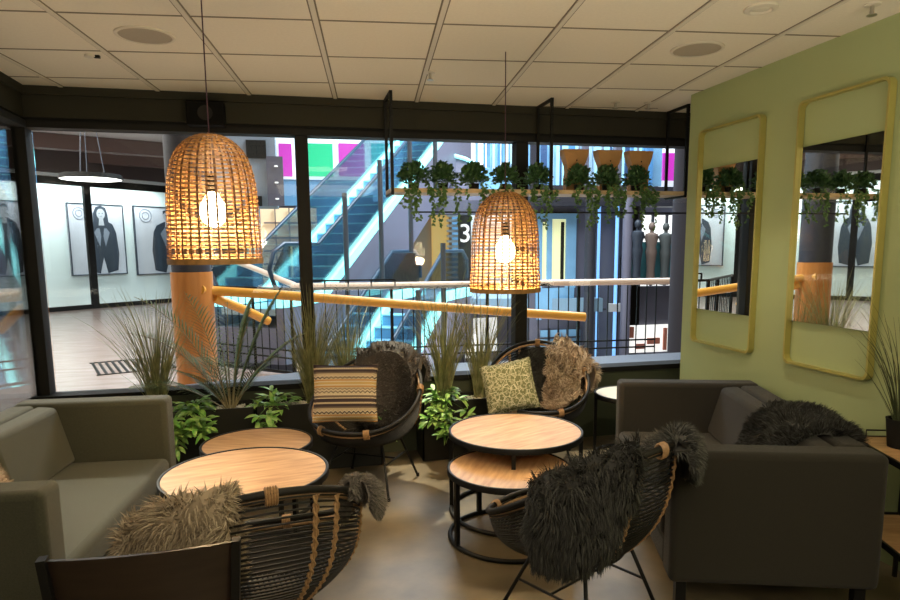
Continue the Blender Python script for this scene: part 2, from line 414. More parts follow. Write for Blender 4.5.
# chair yaw: local -Y is the facing direction; azimuth a from +Y -> rz = pi - a
CH = {}
def facing(az): return PI - math.radians(az)
proto = chair_mesh()
spots = dict(
    A=((.395, 4.30), -148, 'black cord lounge chair by the window with striped cushion and dark brown pelt'),
    B=((1.70, 4.50), -160, 'black cord lounge chair by the window holding green floral cushion and beige pelt'),
    C=((1.10, 2.46), -28, 'black cord lounge chair seen from behind draped with long black fur beside the right sofa'),
    D=((-.19, 2.39), -11, 'black cord lounge chair seen from behind with shaggy tan pelt, beside the left table'))
for i, (k, (p, a, lab)) in enumerate(spots.items()):
    o = proto if i == 0 else dup(proto)
    o.location = (p[0], p[1], 0); o.rotation_euler.z = facing(a); o['label'] = lab
    CH[k] = Matrix.Translation((p[0], p[1], 0)) @ Matrix.Rotation(facing(a), 4, 'Z')

# ------------------------------------------------------------------ fur
def fur(name, label, cat, P, colors, flen, count, width=.004, comb=Vector((0, 0, -1)), combf=.6, thick=.012, group=None, curl=.4, seed=1, clump=0):
    """P grid of Vectors (world); strands root on the surface, pelt body is a thin thick-skinned sheet"""
    rnd = random.Random(seed); nu, nv = len(P), len(P[0])
    def at(u, v):
        a = min(int(u*(nu-1)), nu-2); b = min(int(v*(nv-1)), nv-2); fu = u*(nu-1)-a; fv = v*(nv-1)-b
        return P[a][b].lerp(P[a+1][b], fu).lerp(P[a][b+1].lerp(P[a+1][b+1], fu), fv)
    def nrm(u, v):
        e = .01; du_ = at(min(u+e, 1), v)-at(max(u-e, 0), v); dv_ = at(u, min(v+e, 1))-at(u, max(v-e, 0)); n = du_.cross(dv_)
        return n.normalized() if n.length > 1e-9 else Vector((0, 0, 1))
    cen = sum((p for r in P for p in r), Vector())/(nu*nv)
    mb = MB()
    N = [[nrm(i/(nu-1), j/(nv-1)) for j in range(nv)] for i in range(nu)]
    top = [[P[i][j]+N[i][j]*thick for j in range(nv)] for i in range(nu)]
    mb.grid(top); mb.grid(P)
    L = nu*nv
    edge = [(i, 0) for i in range(nu)] + [(nu-1, j) for j in range(1, nv)] + [(i, nv-1) for i in range(nu-2, -1, -1)] + [(0, j) for j in range(nv-2, 0, -1)]
    for k in range(len(edge)):
        a = edge[k]; b = edge[(k+1) % len(edge)]
        mb.f.append((a[0]*nv+a[1], b[0]*nv+b[1], L+b[0]*nv+b[1], L+a[0]*nv+a[1])); mb.mi.append(0)
    centers = [(rnd.random(), rnd.random()) for _ in range(clump)] if clump else None
    for c_ in range(count):
        u, v = rnd.random(), rnd.random()
        edgeb = rnd.random() < .26
        if edgeb:
            if rnd.random() < .5: u = rnd.choice((0.001, .999))
            else: v = rnd.choice((.001, .999))
        n = nrm(u, v); p = at(u, v)+n*thick*(rnd.random() if edgeb else .8)
        L_ = flen*rnd.uniform(.55, 1.15)
        cd_ = comb if not callable(comb) else comb(u, v, p, n)
        cl = Vector((noise.noise(p*9), noise.noise(p*9+Vector((7, 3, 1))), noise.noise(p*9+Vector((2, 9, 5)))))
        d0 = (n*1.0 + Vector((rnd.uniform(-1, 1), rnd.uniform(-1, 1), rnd.uniform(-1, 1)))*.35 + cl*curl*1.6).normalized()
        if edgeb: d0 = (d0 + (p-cen).normalized()*.8).normalized()
        d1 = (d0*(1-combf) + cd_*combf + cl*curl).normalized()
        tcd = cd_ - n*cd_.dot(n)*(1 if cd_.dot(n) < 0 else 0)
        d1 = (d0*(1-combf) + tcd*combf + cl*curl).normalized()
        m1 = p + d0*L_*.45; e_ = m1 + d1*L_*.6
        sd = d0.cross(d1+Vector((.01, .02, .03))).normalized() if rnd.random() < .5 else d0.cross(n+Vector((rnd.uniform(-1, 1), rnd.uniform(-1, 1), 0))).normalized()
        w_ = width*rnd.uniform(.6, 1.2)
        mb.cur = rnd.randrange(len(colors))
        mb.add([p-sd*w_/2, p+sd*w_/2, m1+sd*w_*.42, m1-sd*w_*.42, e_], [(0, 1, 2, 3), (3, 2, 4)])
    o = mb.build(name, colors, smooth=False)
    # origin at the pelt centre
    o.data.transform(Matrix.Translation(-cen)); o.location = cen
    return tag(o, label, cat, group)
def shell_patch(M, pc, wf, t0, t1, nu=20, nv=20, lift=.012, wob=.02, sd=0, skew=0):
    """sheepskin laid on the chair shell around angle pc; wf(s) half-width at s 0..1"""
    P = []
    for i in range(nu):
        s_ = i/(nu-1); t = t0+(t1-t0)*s_; row = []
        for j in range(nv):
            q = j/(nv-1)*2-1
            ph = pc + q*wf(s_) + skew*s_
            tt = t - .10*abs(q)**2.5*(1 if s_ > .5 else -1)
            p = S(ph, tt); e = .01
            nn = (S(ph+e, tt)-S(ph-e, tt)).cross(S(ph, tt+e)-S(ph, tt-e)).normalized()
            if t <= 1.02 and nn.dot(Vector((-sin(ph), cos(ph), .8))) < 0: nn = -nn
            if t > 1.02 and nn.dot(Vector((sin(ph), -cos(ph), .3))) < 0: nn = -nn
            p = p + nn*(lift + wob*.5*(noise.noise(Vector((i*.35, j*.35, sd)))+.6))
            row.append(M @ p)
        P.append(row)
    return P
def orient_c(P, M):
    a = P[0][len(P[0])//2]; b = P[1][len(P[0])//2]; c = P[0][len(P[0])//2+1]
    ctr = M @ Vector((0, 0, 1.0)); n = (b-a).cross(c-a)
    return P if n.dot(ctr-a) > 0 else [r[::-1] for r in P]
def orient(P, ref):
    """flip so that surface normals face away from ref"""
    nu, nv = len(P), len(P[0]); a = P[nu//2][nv//2]
    n = (P[nu//2+1][nv//2]-a).cross(P[nu//2][nv//2+1]-a)
    return P if n.dot(ref) > 0 else [r[::-1] for r in P]
fb = [mat('fur_brown_a', (.075, .066, .060), .8), mat('fur_brown_b', (.13, .118, .108), .8), mat('fur_brown_c', (.035, .031, .028), .8)]
fk = [mat('fur_black_a', (.02, .02, .018), .7), mat('fur_black_b', (.045, .046, .04), .7), mat('fur_black_c', (.010, .010, .009), .7)]
ft = [mat('fur_tan_a', (.50, .39, .28), .8), mat('fur_tan_b', (.27, .20, .14), .8), mat('fur_tan_c', (.72, .60, .46), .8)]
fg = [mat('fur_grey_a', (.16, .14, .12), .8), mat('fur_grey_b', (.10, .09, .075), .8), mat('fur_grey_c', (.22, .19, .16), .8)]
fd = [mat('fur_dgrey_a', (.07, .07, .066), .8), mat('fur_dgrey_b', (.12, .122, .115), .8), mat('fur_dgrey_c', (.025, .025, .023), .8)]
# A: brown pelt over back and seat
P = orient_c(shell_patch(CH['A'], PI-.1, lambda s: .62+.22*sin(PI*s), -.7, 1.42, 26, 22, lift=.02, wob=.006, sd=1), CH['A'])
fur('sheepskin', 'dark brown short-haired pelt over the back of the left window chair', 'sheepskin', P, fb, .026, 16000, .006, combf=.3, curl=.3, seed=1, thick=.034)
# B: black pelt in the seat, beige pelt on right rim
P = orient_c(shell_patch(CH['B'], PI-.0, lambda s: .55+.15*sin(PI*s), -.6, .93, 22, 18, sd=2), CH['B'])
fur('sheepskin', 'black curly pelt in the seat of the right window chair', 'sheepskin', P, fk, .030, 9000, .007, combf=.3, curl=.6, seed=2)
P = orient_c(shell_patch(CH['B'], PI-.80, lambda s: .40+.14*sin(PI*s), -.35, 1.6, 24, 18, lift=.028, sd=3), CH['B'])
fur('sheepskin', 'beige shaggy pelt over the right rim of the right window chair', 'sheepskin', P, ft, .052, 9000, .009, combf=.45, curl=.9, seed=3)
# C: long black fur hanging over left back; charcoal fur over right rim
P = orient_c(shell_patch(CH['C'], PI-.66, lambda s: .56-.26*s, .35, 1.72, 28, 24, lift=.015, sd=4, skew=-.32), CH['C'])
fur('sheepskin', 'long-haired black pelt draped over the back of the near right chair', 'sheepskin', P, fk, .055, 22000, .0045, combf=.62, curl=.45, seed=4, thick=.03)
P = orient_c(shell_patch(CH['C'], PI+.72, lambda s: .46+.05*sin(PI*s), .74, 1.36, 20, 16, lift=.008, sd=5), CH['C'])
fur('sheepskin', 'charcoal pelt over the right rim of the near right chair', 'sheepskin', P, fd, .042, 11000, .004, combf=.5, curl=.5, seed=5, thick=.025)
# D: tan shaggy left, grey right
P = orient_c(shell_patch(CH['D'], PI-.80, lambda s: .50, .35, 1.6, 22, 20, lift=.01, sd=6), CH['D'])
fur('sheepskin', 'shaggy tan pelt over the left rim of the near left chair', 'sheepskin', P, [mat('fur_sand_a', (.34, .27, .18), .8), mat('fur_sand_b', (.22, .17, .11), .8), mat('fur_sand_c', (.44, .36, .25), .8)], .05, 13000, .005, combf=.5, curl=.6, seed=6, thick=.025)
P = orient_c(shell_patch(CH['D'], PI+.98, lambda s: .16, .80, 1.26, 20, 14, lift=.018, sd=7), CH['D'])
fur('sheepskin', 'grey pelt over the right rim of the near left chair', 'sheepskin', P, fg, .030, 8000, .004, combf=.5, curl=.5, seed=7, thick=.008)
# sofa pelts
def ridge_patch(path, half, nu=24, nv=18, sd=0, wid=None):
    """path: centre line points; half: lateral vector"""
    c_ = cm(path, nu); P = []
    for i, p in enumerate(c_):
        s_ = i/(nu-1); w_ = (wid(s_) if wid else 1); row = []
        for j in range(nv):
            q = j/(nv-1)*2-1
            row.append(p + Vector(half)*q*w_ + Vector((0, 0, .02*noise.noise(Vector((i*.4, j*.4, sd)))-.015*q*q)))
        P.append(row)
    return P
az = math.radians(18.6); d_ = Vector((sin(az), cos(az), 0)); p_ = Vector((cos(az), -sin(az), 0)); SC = sofa_place((1.50, 2.355), az, 1)
b0 = SC - d_*.26
P = ridge_patch([b0-p_*.0+Vector((0, 0, .47)), b0+p_*.10+Vector((0, 0, .55)), b0+p_*.17+Vector((0, 0, .70)), b0+p_*.26+Vector((0, 0, .762)), b0+p_*.36+Vector((0, 0, .762)), b0+p_*.445+Vector((0, 0, .74)), b0+p_*.46+Vector((0, 0, .6))], d_*.24, 26, 22, 8, lambda s: .75+.25*sin(PI*s))
fur('sheepskin', 'dark grey pelt over the backrest of the right sofa', 'sheepskin', orient(P, Vector((-.5, 0, 1))), fd, .05, 17000, .0042, comb=Vector((-.3, -.8, -.3)), combf=.5, curl=.5, seed=8, thick=.02)
SL = sofa_place((-.905, 2.43), az2, -1, D=.81); d2 = Vector((sin(az2), cos(az2), 0)); p2 = Vector((-cos(az2), sin(az2), 0))
b0 = SL - d2*.25
P = ridge_patch([b0-p2*.04+Vector((0, 0, .47)), b0+p2*.08+Vector((0, 0, .53)), b0+p2*.15+Vector((0, 0, .66)), b0+p2*.25+Vector((0, 0, .77))], d2*.19, 18, 14, 9, lambda s: .8+.2*sin(PI*s))
fur('sheepskin', 'beige curly pelt lying on the left sofa at the picture edge', 'sheepskin', orient(P, Vector((1, 0, 1))), ft, .022, 7000, .0045, combf=.2, curl=.6, seed=9, thick=.03)

# ------------------------------------------------------------------ cushions
def striped_mat():
    mt = bpy.data.materials.new('striped_weave'); mt.use_nodes = True; nt = mt.node_tree; b = nt.nodes['Principled BSDF']; b.inputs['Roughness'].default_value = .95
    N = nt.nodes.new; tc = N('ShaderNodeTexCoord'); sp = N('ShaderNodeSeparateXYZ'); nt.links.new(tc.outputs['Object'], sp.inputs[0])
    def mth(op, a, v=None, c=None):
        n = N('ShaderNodeMath'); n.operation = op
        if isinstance(a, (int, float)): n.inputs[0].default_value = a
        else: nt.links.new(a, n.inputs[0])
        if v is not None:
            if isinstance(v, (int, float)): n.inputs[1].default_value = v
            else: nt.links.new(v, n.inputs[1])
        if c is not None: n.inputs[2].default_value = c
        return n.outputs[0]
    # row coordinate 0..1 over two repeats
    zz = mth('PINGPONG', sp.outputs['X'], .014)
    y = sp.outputs['Z']
    v = mth('FRACT', mth('ADD', mth('MULTIPLY', y, 4.6), .30))
    vz = mth('FRACT', mth('ADD', mth('MULTIPLY', mth('ADD', y, mth('MULTIPLY', zz, .9)), 4.6), .30))
    def ramp(stops, src):
        r = N('ShaderNodeValToRGB'); r.color_ramp.interpolation = 'CONSTANT'
        e = r.color_ramp.elements; e[0].position = 0; e[0].color = (*stops[0][1], 1); e[1].position = stops[1][0]; e[1].color = (*stops[1][1], 1)
        for p, c_ in stops[2:]: q = e.new(p); q.color = (*c_, 1)
        nt.links.new(src, r.inputs[0]); return r.outputs[0]
    T = (.42, .35, .24); K = (.035, .022, .028); O_ = (.42, .23, .07); G = (.13, .10, .075); Cc = (.52, .45, .33); Y = (.45, .32, .12)
    c1 = ramp([(0, T), (.03, K), (.13, Cc), (.16, G), (.22, Cc), (.26, T), (.46, O_), (.50, Cc), (.54, Y), (.60, Cc), (.64, O_), (.68, T), (.85, G), (.90, K), (.98, T)], v)
    c2 = ramp([(0, T), (.28, Cc), (.33, G), (.37, Cc), (.42, K), (.44, T), (.70, Cc), (.74, K), (.78, Cc), (.82, T)], vz)
    a = mth('GREATER_THAN', v, .26); bb = mth('LESS_THAN', v, .46); a2 = mth('GREATER_THAN', v, .68); b2 = mth('LESS_THAN', v, .86)
    msk = mth('MAXIMUM', mth('MULTIPLY', a, bb), mth('MULTIPLY', a2, b2))
    mx = N('ShaderNodeMix'); mx.data_type = 'RGBA'; nt.links.new(msk, mx.inputs[0]); nt.links.new(c1, mx.inputs[6]); nt.links.new(c2, mx.inputs[7])
    # fine weave
    ch = N('ShaderNodeTexChecker'); ch.inputs['Scale'].default_value = 170; nt.links.new(tc.outputs['Object'], ch.inputs['Vector'])
    ch.inputs[1].default_value = (1, 1, 1, 1); ch.inputs[2].default_value = (.62, .58, .55, 1)
    m2 = N('ShaderNodeMix'); m2.data_type = 'RGBA'; m2.blend_type = 'MULTIPLY'; m2.inputs[0].default_value = 1
    nt.links.new(mx.outputs[2], m2.inputs[6]); nt.links.new(ch.outputs[0], m2.inputs[7]); nt.links.new(m2.outputs[2], b.inputs['Base Color'])
    return mt
def floral_mat():
    mt = bpy.data.materials.new('floral_green'); mt.use_nodes = True; nt = mt.node_tree; b = nt.nodes['Principled BSDF']; b.inputs['Roughness'].default_value = .9
    N = nt.nodes.new; tc = N('ShaderNodeTexCoord'); v = N('ShaderNodeTexVoronoi'); v.feature = 'F1'; v.inputs['Scale'].default_value = 62
    nt.links.new(tc.outputs['Object'], v.inputs['Vector'])
    r = N('ShaderNodeValToRGB'); r.color_ramp.interpolation = 'CONSTANT'; e = r.color_ramp.elements
    e[0].position = 0; e[0].color = (.36, .35, .24, 1); e[1].position = .16; e[1].color = (.09, .095, .04, 1)
    for p, c_ in ((.28, (.33, .33, .22, 1)), (.44, (.11, .12, .055, 1))): q = e.new(p); q.color = c_
    nt.links.new(v.outputs['Distance'], r.inputs[0])
    w_ = N('ShaderNodeTexVoronoi'); w_.feature = 'DISTANCE_TO_EDGE'; w_.inputs['Scale'].default_value = 26; nt.links.new(tc.outputs['Object'], w_.inputs['Vector'])
    g_ = N('ShaderNodeMath'); g_.operation = 'LESS_THAN'; g_.inputs[1].default_value = .035; nt.links.new(w_.outputs['Distance'], g_.inputs[0])
    mx = N('ShaderNodeMix'); mx.data_type = 'RGBA'; nt.links.new(g_.outputs[0], mx.inputs[0]); nt.links.new(r.outputs[0], mx.inputs[6]); mx.inputs[7].default_value = (.42, .41, .30, 1)
    nt.links.new(mx.outputs[2], b.inputs['Base Color']); return mt
def cushion(name, label, mt, W, Hh, T, M):
    n = 22; mb = MB()
    for sg in (-1, 1):
        P = []
        for i in range(n+1):
            row = []
            for j in range(n+1):
                u = i/n*2-1; v = j/n*2-1
                th = T/2*((1-abs(u)**3.0)*(1-abs(v)**3.0))**.42
                pinch = 1-.055*(1-abs(u*v))
                x = u*W/2*(1-.05*(1-v*v)*abs(u)); z = v*Hh/2*(1-.05*(1-u*u)*abs(v))
                row.append(Vector((x, sg*th, z)))
            P.append(row)
        mb.grid(P)
    o = mb.build(name, mt, smooth=True); o.matrix_world = M
    tag(o, label, 'cushion')
    pts = []
    for k in range(4*n):
        e = k//n; q = (k % n)/n*2-1
        u, v = [(q, -1), (1, q), (-q, 1), (-1, -q)][e]
        pts.append((u*W/2*(1-.05*(1-v*v)*abs(u)), 0, v*Hh/2*(1-.05*(1-u*u)*abs(v))))
    MB().tube(pts, .004, 5, True).build('piping', mt, o)
    return o
cushion('cushion', 'cushion woven in tan, brown and orange stripes on the left window chair', striped_mat(), .40, .36, .12,
        Matrix.Translation((.25, 4.06, .705)) @ Matrix.Rotation(math.radians(-8), 4, 'Z') @ Matrix.Rotation(math.radians(-17), 4, 'X') @ Matrix.Rotation(math.radians(1), 4, 'Y'))
cushion('cushion', 'green cushion with cream floral pattern on the right window chair', floral_mat(), .36, .36, .12,
        Matrix.Translation((1.41, 4.29, .635)) @ Matrix.Rotation(math.radians(-22), 4, 'Z') @ Matrix.Rotation(math.radians(-22), 4, 'X') @ Matrix.Rotation(math.radians(-13), 4, 'Y'))

# ------------------------------------------------------------------ pendants
shade_m = mat('woven_rattan_shade', (.40, .20, .05), .55, noise_amt=.45, noise_scale=40)
slat_m = mat('rattan_slat', (.13, .05, .016), .55, noise_amt=.3, noise_scale=40)
bulb_m = emis('bulb_glow', (1, .76, .42), 26)
def pendant(x, y, zb, label):
    t = thing('pendant_lamp', label, 'pendant lamp', (x, y, zb), 0, 'woven rattan pendant lamps')
    prof = [(.203, 0), (.206, .06), (.201, .14), (.199, .22), (.197, .29), (.191, .36), (.180, .42), (.161, .475), (.131, .52), (.09, .555), (.035, .58)]
    pr = cm([(r, 0, z) for r, z in prof], 60)
    NV = 32
    sl = MB()
    for k in range(NV):
        a = 2*PI*k/NV; hw_ = .0045
        st = 0
        P0 = []; P1 = []
        for i, q in enumerate(pr):
            if q.x < .09 and k % 2: break
            if q.x < .045 and k % 4: break
            r_ = q.x + (.0022 if (k % 2) else -.0022)
            w_ = min(hw_, q.x*.06+.001)
            o = Vector((cos(a), sin(a), 0)); s_ = Vector((-sin(a), cos(a), 0))
            P0.append([o*r_+Vector((0, 0, q.z))-s_*w_, o*r_+Vector((0, 0, q.z))+s_*w_, o*(r_-.002)+Vector((0, 0, q.z))+s_*w_, o*(r_-.002)+Vector((0, 0, q.z))-s_*w_, o*r_+Vector((0, 0, q.z))-s_*w_])
        sl.grid(P0)
    sl.build('slats', slat_m, t)
    hr = MB(); rows = 31
    z_ = .03; zs = []
    L = 0; seglen = [0]
    for i in range(1, len(pr)): L += (pr[i]-pr[i-1]).length; seglen.append(L)
    for j in range(rows):
        s_ = .035+(L-.05)*j/rows
        i = max(k for k in range(len(seglen)) if seglen[k] <= s_); i = min(i, len(pr)-2)
        f = (s_-seglen[i])/(seglen[i+1]-seglen[i]); q = pr[i].lerp(pr[i+1], f); tg = (pr[i+1]-pr[i]).normalized()
        for dd in (-.0030, .0030):
            P0 = []
            M_ = 80
            for k in range(M_+1):
                a = 2*PI*k/M_; wv = .0028*cos(a*NV/2)*(1 if j % 2 else -1)
                o = Vector((cos(a), sin(a), 0)); c_ = o*(q.x+wv+tg.x*dd)+Vector((0, 0, q.z+tg.z*dd)); t3 = o*tg.x+Vector((0, 0, tg.z)); n3 = t3.cross(Vector((-sin(a), cos(a), 0)))
                P0.append([c_-t3*.0019-n3*.001, c_+t3*.0019-n3*.001, c_+t3*.0019+n3*.001, c_-t3*.0019+n3*.001, c_-t3*.0019-n3*.001])
            hr.grid(P0)
    hr.build('weave', shade_m, t)
    MB().lathe([(.2105, -.004), (.2105, .022), (.203, .022), (.203, -.004), (.2105, -.004)], 64, cap=False).build('bottom_band', shade_m, t)
    sk = MB().lathe([(.02, .325), (.022, .39), (.012, .40)], 16).build('socket', frame_dark, t, smooth=True)
    MB().lathe([(.001, .165), (.03, .172), (.053, .195), (.062, .23), (.055, .265), (.036, .295), (.02, .325), (.001, .325)], 24).build('bulb', bulb_m, sk, smooth=True)
    MB().tube([(0, 0, .39), (0, 0, ZC-zb)], .003, 6).build('cord', cable_m, t)
    ld = bpy.data.lights.new('pendant_bulb', 'POINT'); ld.energy = 46; ld.color = (1, .74, .42); ld.shadow_soft_size = .05
    lo = bpy.data.objects.new('pendant_bulb', ld); COL.objects.link(lo); lo.location = (x, y, zb+.14)
    return t
pendant(-.375, 3.2, 1.545, 'woven rattan pendant lamp over the left round tables')
pendant(1.182, 3.69, 1.35, 'woven rattan pendant lamp over the right round tables')

# ------------------------------------------------------------------ plants
def blade(mb, base_, az_, lean, L, w, droop, n=6, rnd=random, twist=0):
    p = Vector(base_); e = PI/2-lean; o = Vector((cos(az_), sin(az_), 0)); s_ = Vector((-sin(az_), cos(az_), 0))
    a_ = twist; P = []
    for i in range(n+1):
        f = i/n; ww = w*(1-f**2)*.5+.0003
        sd = (s_*cos(a_)+o*sin(a_))
        P.append([p-sd*ww, p+sd*ww])
        d = o*cos(e)+Vector((0, 0, 1))*sin(e); p = p+d*L/n; e -= droop/n*(1+f)
    mb.grid(P)
def grass_plant(name, label, x, y, z, Hh, n, spread, seed, m_=None, w=.006, parent=None, droop=.5):
    rnd = random.Random(seed); mb = MB()
    for k in range(n):
        a = rnd.uniform(0, 2*PI); r = rnd.uniform(0, .045)
        blade(mb, (r*cos(a), r*sin(a), 0), a+rnd.uniform(-.5, .5), abs(rnd.gauss(0, spread)), Hh*rnd.uniform(.6, 1.2), w*rnd.uniform(.6, 1.2), droop*rnd.uniform(.1, 1.4), 6, twist=rnd.uniform(0, PI))
    t = thing(name, label, 'plant', (x, y, z), 0, 'artificial grass tufts in the planters')
    mb.build('blades', m_ or grass_m, t)
    MB().lathe([(.03, 0), (.045, .01), (.03, .05), (.01, .06)], 14).build('root_clump', stem_m, t, smooth=True)
    return t
def leaf(mb, p, d, upv, L, w, fold=.25, droop=.4, n=5):
    d = Vector(d).normalized(); s_ = d.cross(upv).normalized(); u = s_.cross(d); P = []; q = Vector(p)
    for i in range(n+1):
        f = i/n; ww = w*.5*(sin(PI*min(f*.9+.1, 1))**.8) if i < n else .0004
        P.append([q-s_*ww+u*ww*fold, q, q+s_*ww+u*ww*fold])
        q = q+(d*cos(droop*f)-u*sin(droop*f))*L/n
    mb.grid(P)
def leafy_plant(label, x, y, z, R, n, seed, trail=0, back=1):
    rnd = random.Random(seed); t = thing('leafy_plant', label, 'plant', (x, y, z), 0, 'green leafy plants in the planters')
    mb = MB(); st = MB()
    for k in range(n):
        a = rnd.uniform(0, 2*PI); el = rnd.uniform(.1, 1.2); r = R*rnd.uniform(.3, 1)
        p = Vector((cos(a)*r*cos(el), sin(a)*r*cos(el)*.8, r*sin(el)*.9))
        st.tube([(0, 0, -.01), p*.5+Vector((0, 0, .03)), p], .0018, 4)
        for q in range(3):
            d = Vector((cos(a+rnd.uniform(-1, 1)), sin(a+rnd.uniform(-1, 1)), rnd.uniform(-.2, .6)))
            leaf(mb, p, d, Vector((0, 0, 1)), rnd.uniform(.07, .12), rnd.uniform(.03, .045), .3, rnd.uniform(.3, 1))
    for k in range(trail):
        a = -PI/2+rnd.uniform(-.9, .9); r0 = .05
        p = Vector((cos(a)*r0, sin(a)*r0, .03)); pts = [Vector((0, 0, .0)), p]
        pe = Vector((cos(a)*.16+rnd.uniform(-.05, .05), -.15-rnd.uniform(0, .05), 0))
        L = rnd.uniform(.1, .26)
        for s_ in range(1, 6): pts.append(pe+Vector((rnd.uniform(-.015, .015), rnd.uniform(-.01, .01), .02-L*s_/5)))
        st.tube(cm(pts, 14), .002, 4)
        for q in pts[1:]:
            for _ in range(3):
                leaf(mb, q, Vector((rnd.uniform(-1, 1), rnd.uniform(-1, .3), rnd.uniform(-.5, .5))), Vector((0, -.3, 1)), rnd.uniform(.07, .11), rnd.uniform(.028, .042), .3, rnd.uniform(.2, .9))
    mb.build('leaves', leaf_m, t, smooth=True); st.build('stems', mat('green_stem', (.1, .2, .05), .6), t)
    return t
def planter(x0, x1, y0, y1, z1, label):
    t = thing('planter_box', label, 'planter', ((x0+x1)/2, (y0+y1)/2, 0), 0, 'black planter boxes under the window')
    w_ = (x1-x0)/2; d = (y1-y0)/2; b = MB(); th = .012
    b.box(-w_, w_, -d, -d+th, 0, z1); b.box(-w_, w_, d-th, d, 0, z1); b.box(-w_, -w_+th, -d, d, 0, z1); b.box(w_-th, w_, -d, d, 0, z1); b.box(-w_+th, w_-th, -d+th, d-th, 0, .02)
    b.build('box', box_m, t)
    so = MB().box(-w_+th, w_-th, -d+th, d-th, z1-.1, z1-.04).build('soil', mat('soil', (.03, .02, .015), .95), t)
    rnd = random.Random(int(x0*100)); pb = MB()
    for k in range(int(260*(x1-x0)/.5)):
        r = rnd.uniform(.007, .014); cx, cy = rnd.uniform(-w_+.03, w_-.03), rnd.uniform(-d+.03, d-.03); zc = z1-.036+rnd.uniform(0, .012)
        pb.lathe([(r*.3, -r*.6), (r, -.1*r), (r*.8, r*.4), (r*.2, r*.6)], 5, (cx, cy, zc))
    tag(pb.build('pebbles', pebble_m, so), kind='stuff')
    return t
PZ = .5; py0, py1 = 4.70, 4.965
planter(-1.25, -.35, py0, py1, PZ, 'black planter box with white pebbles beside the left sofa')
planter(-.345, .55, py0, py1, PZ, 'black planter box behind the left window chair')
planter(.86, 1.48, py0, py1, .46, 'black planter box between the two window chairs')
pc = (py0+py1)/2; sz = PZ-.045
grass_plant('grass_plant', 'tall dry grass tuft standing behind the arm of the left sofa', -1.02, pc+.06, sz, .80, 230, .17, 11)
grass_plant('grass_plant', 'tall dry grass tuft left of the striped cushion', .06, pc, sz, .80, 300, .13, 12)
grass_plant('grass_plant', 'dry grass tuft behind the dark brown pelt', .32, pc+.05, sz, .72, 200, .14, 13)
grass_plant('grass_plant', 'tall dry grass tuft leaning right above the middle planter', 1.06, pc, .415, .88, 260, .12, 14)
grass_plant('grass_plant', 'shorter dry grass tuft behind the floral cushion', 1.36, pc+.05, .415, .82, 180, .13, 15)
leafy_plant('leafy plant with pale striped leaves hanging over the left planter', -.76, py0+.06, sz+.02, .13, 22, 21, 7)
leafy_plant('leafy plant with pale leaves just left of the striped cushion', -.21, py0+.09, sz+.02, .14, 24, 22, 3)
leafy_plant('leafy plant hanging over the middle planter left of the right table', 1.02, py0+.06, .43, .15, 26, 23, 6)
leafy_plant('few leaves peeking between left window chair and middle planter', .52, py0+.04, sz+.0, .08, 7, 24, 4)
# palm
def palm(x, y, z, label):
    rnd = random.Random(5); t = thing('potted_palm', label, 'plant', (x, y, z)); KS = 1.12
    fr = MB(); st = MB()
    # azimuth, initial lean, length, droop
    specs = [(PI*.93, .3, .95, .9), (.2, .1, .75, .3), (PI*1.4, .35, .55, .9), (PI*1.7, .2, .7, .6), (PI*.98, .42, .88, 1.25), (PI*1.05, .85, .62, 1.0), (PI*.85, .15, .82, .5), (.1, .28, .86, .35), (0, .52, .70, .7), (PI*1.5, .25, .6, .9), (PI*.5, .1, .72, .4), (PI*1.2, .5, .45, .8), (PI*1.85, .45, .5, .7), (PI*.7, .6, .5, .8)]
    for a, lean, L, dr in specs:
        o = Vector((cos(a), sin(a), 0)); e = PI/2-lean; p = Vector((o.x*.02, o.y*.02, 0)); pts = []; n = 30
        for i in range(n+1):
            pts.append(p.copy()); p = p+(o*cos(e)+Vector((0, 0, 1))*sin(e))*L*KS/n; e -= dr/n*(.4+1.2*i/n)
        st.tube(pts, [.005*(1-.8*i/n)+.0008 for i in range(n+1)], 5)
        for i in range(7, n+1):
            f = (i-7)/(n-7); tg = (pts[i]-pts[i-1]).normalized(); sd = tg.cross(Vector((0, 0, 1))).normalized()
            for sg in (-1, 1):
                for h_ in (0,):
                    q = pts[i-1].lerp(pts[i], h_+.5*rnd.random()*.5); LL = .17*(sin(PI*min(.15+f*.85, 1))**.7)*rnd.uniform(.85, 1.1)+.02
                    d = (tg*.6+sd*sg*.9+Vector((0, 0, .12))).normalized()
                    leaf(fr, q, d, Vector((0, 0, 1)), LL*1.3, .010, .15, .45, 4)
    fr.build('fronds', palm_m, t); st.build('stalks', stem_m, t, smooth=True)
palm(-.53, pc, sz, 'palm with feathery fronds growing between sofa and left pendant lamp')

# shelf with frames
shz = 2.035; sx0 = .655; sx1 = 3.9; sy0, sy1 = 4.70, 4.98
t = thing('hanging_shelf', 'long pale wood plant shelf hanging before the window from black frames', 'shelf', (sx0, sy0, shz-.03))
MB().box(0, sx1-sx0, 0, sy1-sy0, 0, .03).build('board', shelf_m, t, bevel=.002)
for fx in (.0, 1.20, 2.33):
    f_ = MB(); X = fx+.012
    f_.box(X-.011, X+.011, -.004, .016, -.006, ZC-shz+.03); f_.box(X-.011, X+.011, sy1-sy0, sy1-sy0+.016, -.006, ZC-shz+.03)
    f_.box(X-.011, X+.011, 0, sy1-sy0, -.016, -.001); f_.box(X-.011, X+.011, 0, sy1-sy0, ZC-shz+.01, ZC-shz+.029)
    for zb_ in (.52, .60): f_.lathe([(.007, -.003), (.007, .003)], 8, (X, -.004, zb_))
    f_.build('hanger_frame', black_metal, t)
MB().box(.2, sx1-sx0, sy1-sy0-.02, sy1-sy0-.008, -.13, -.118).build('rail', black_metal, t)
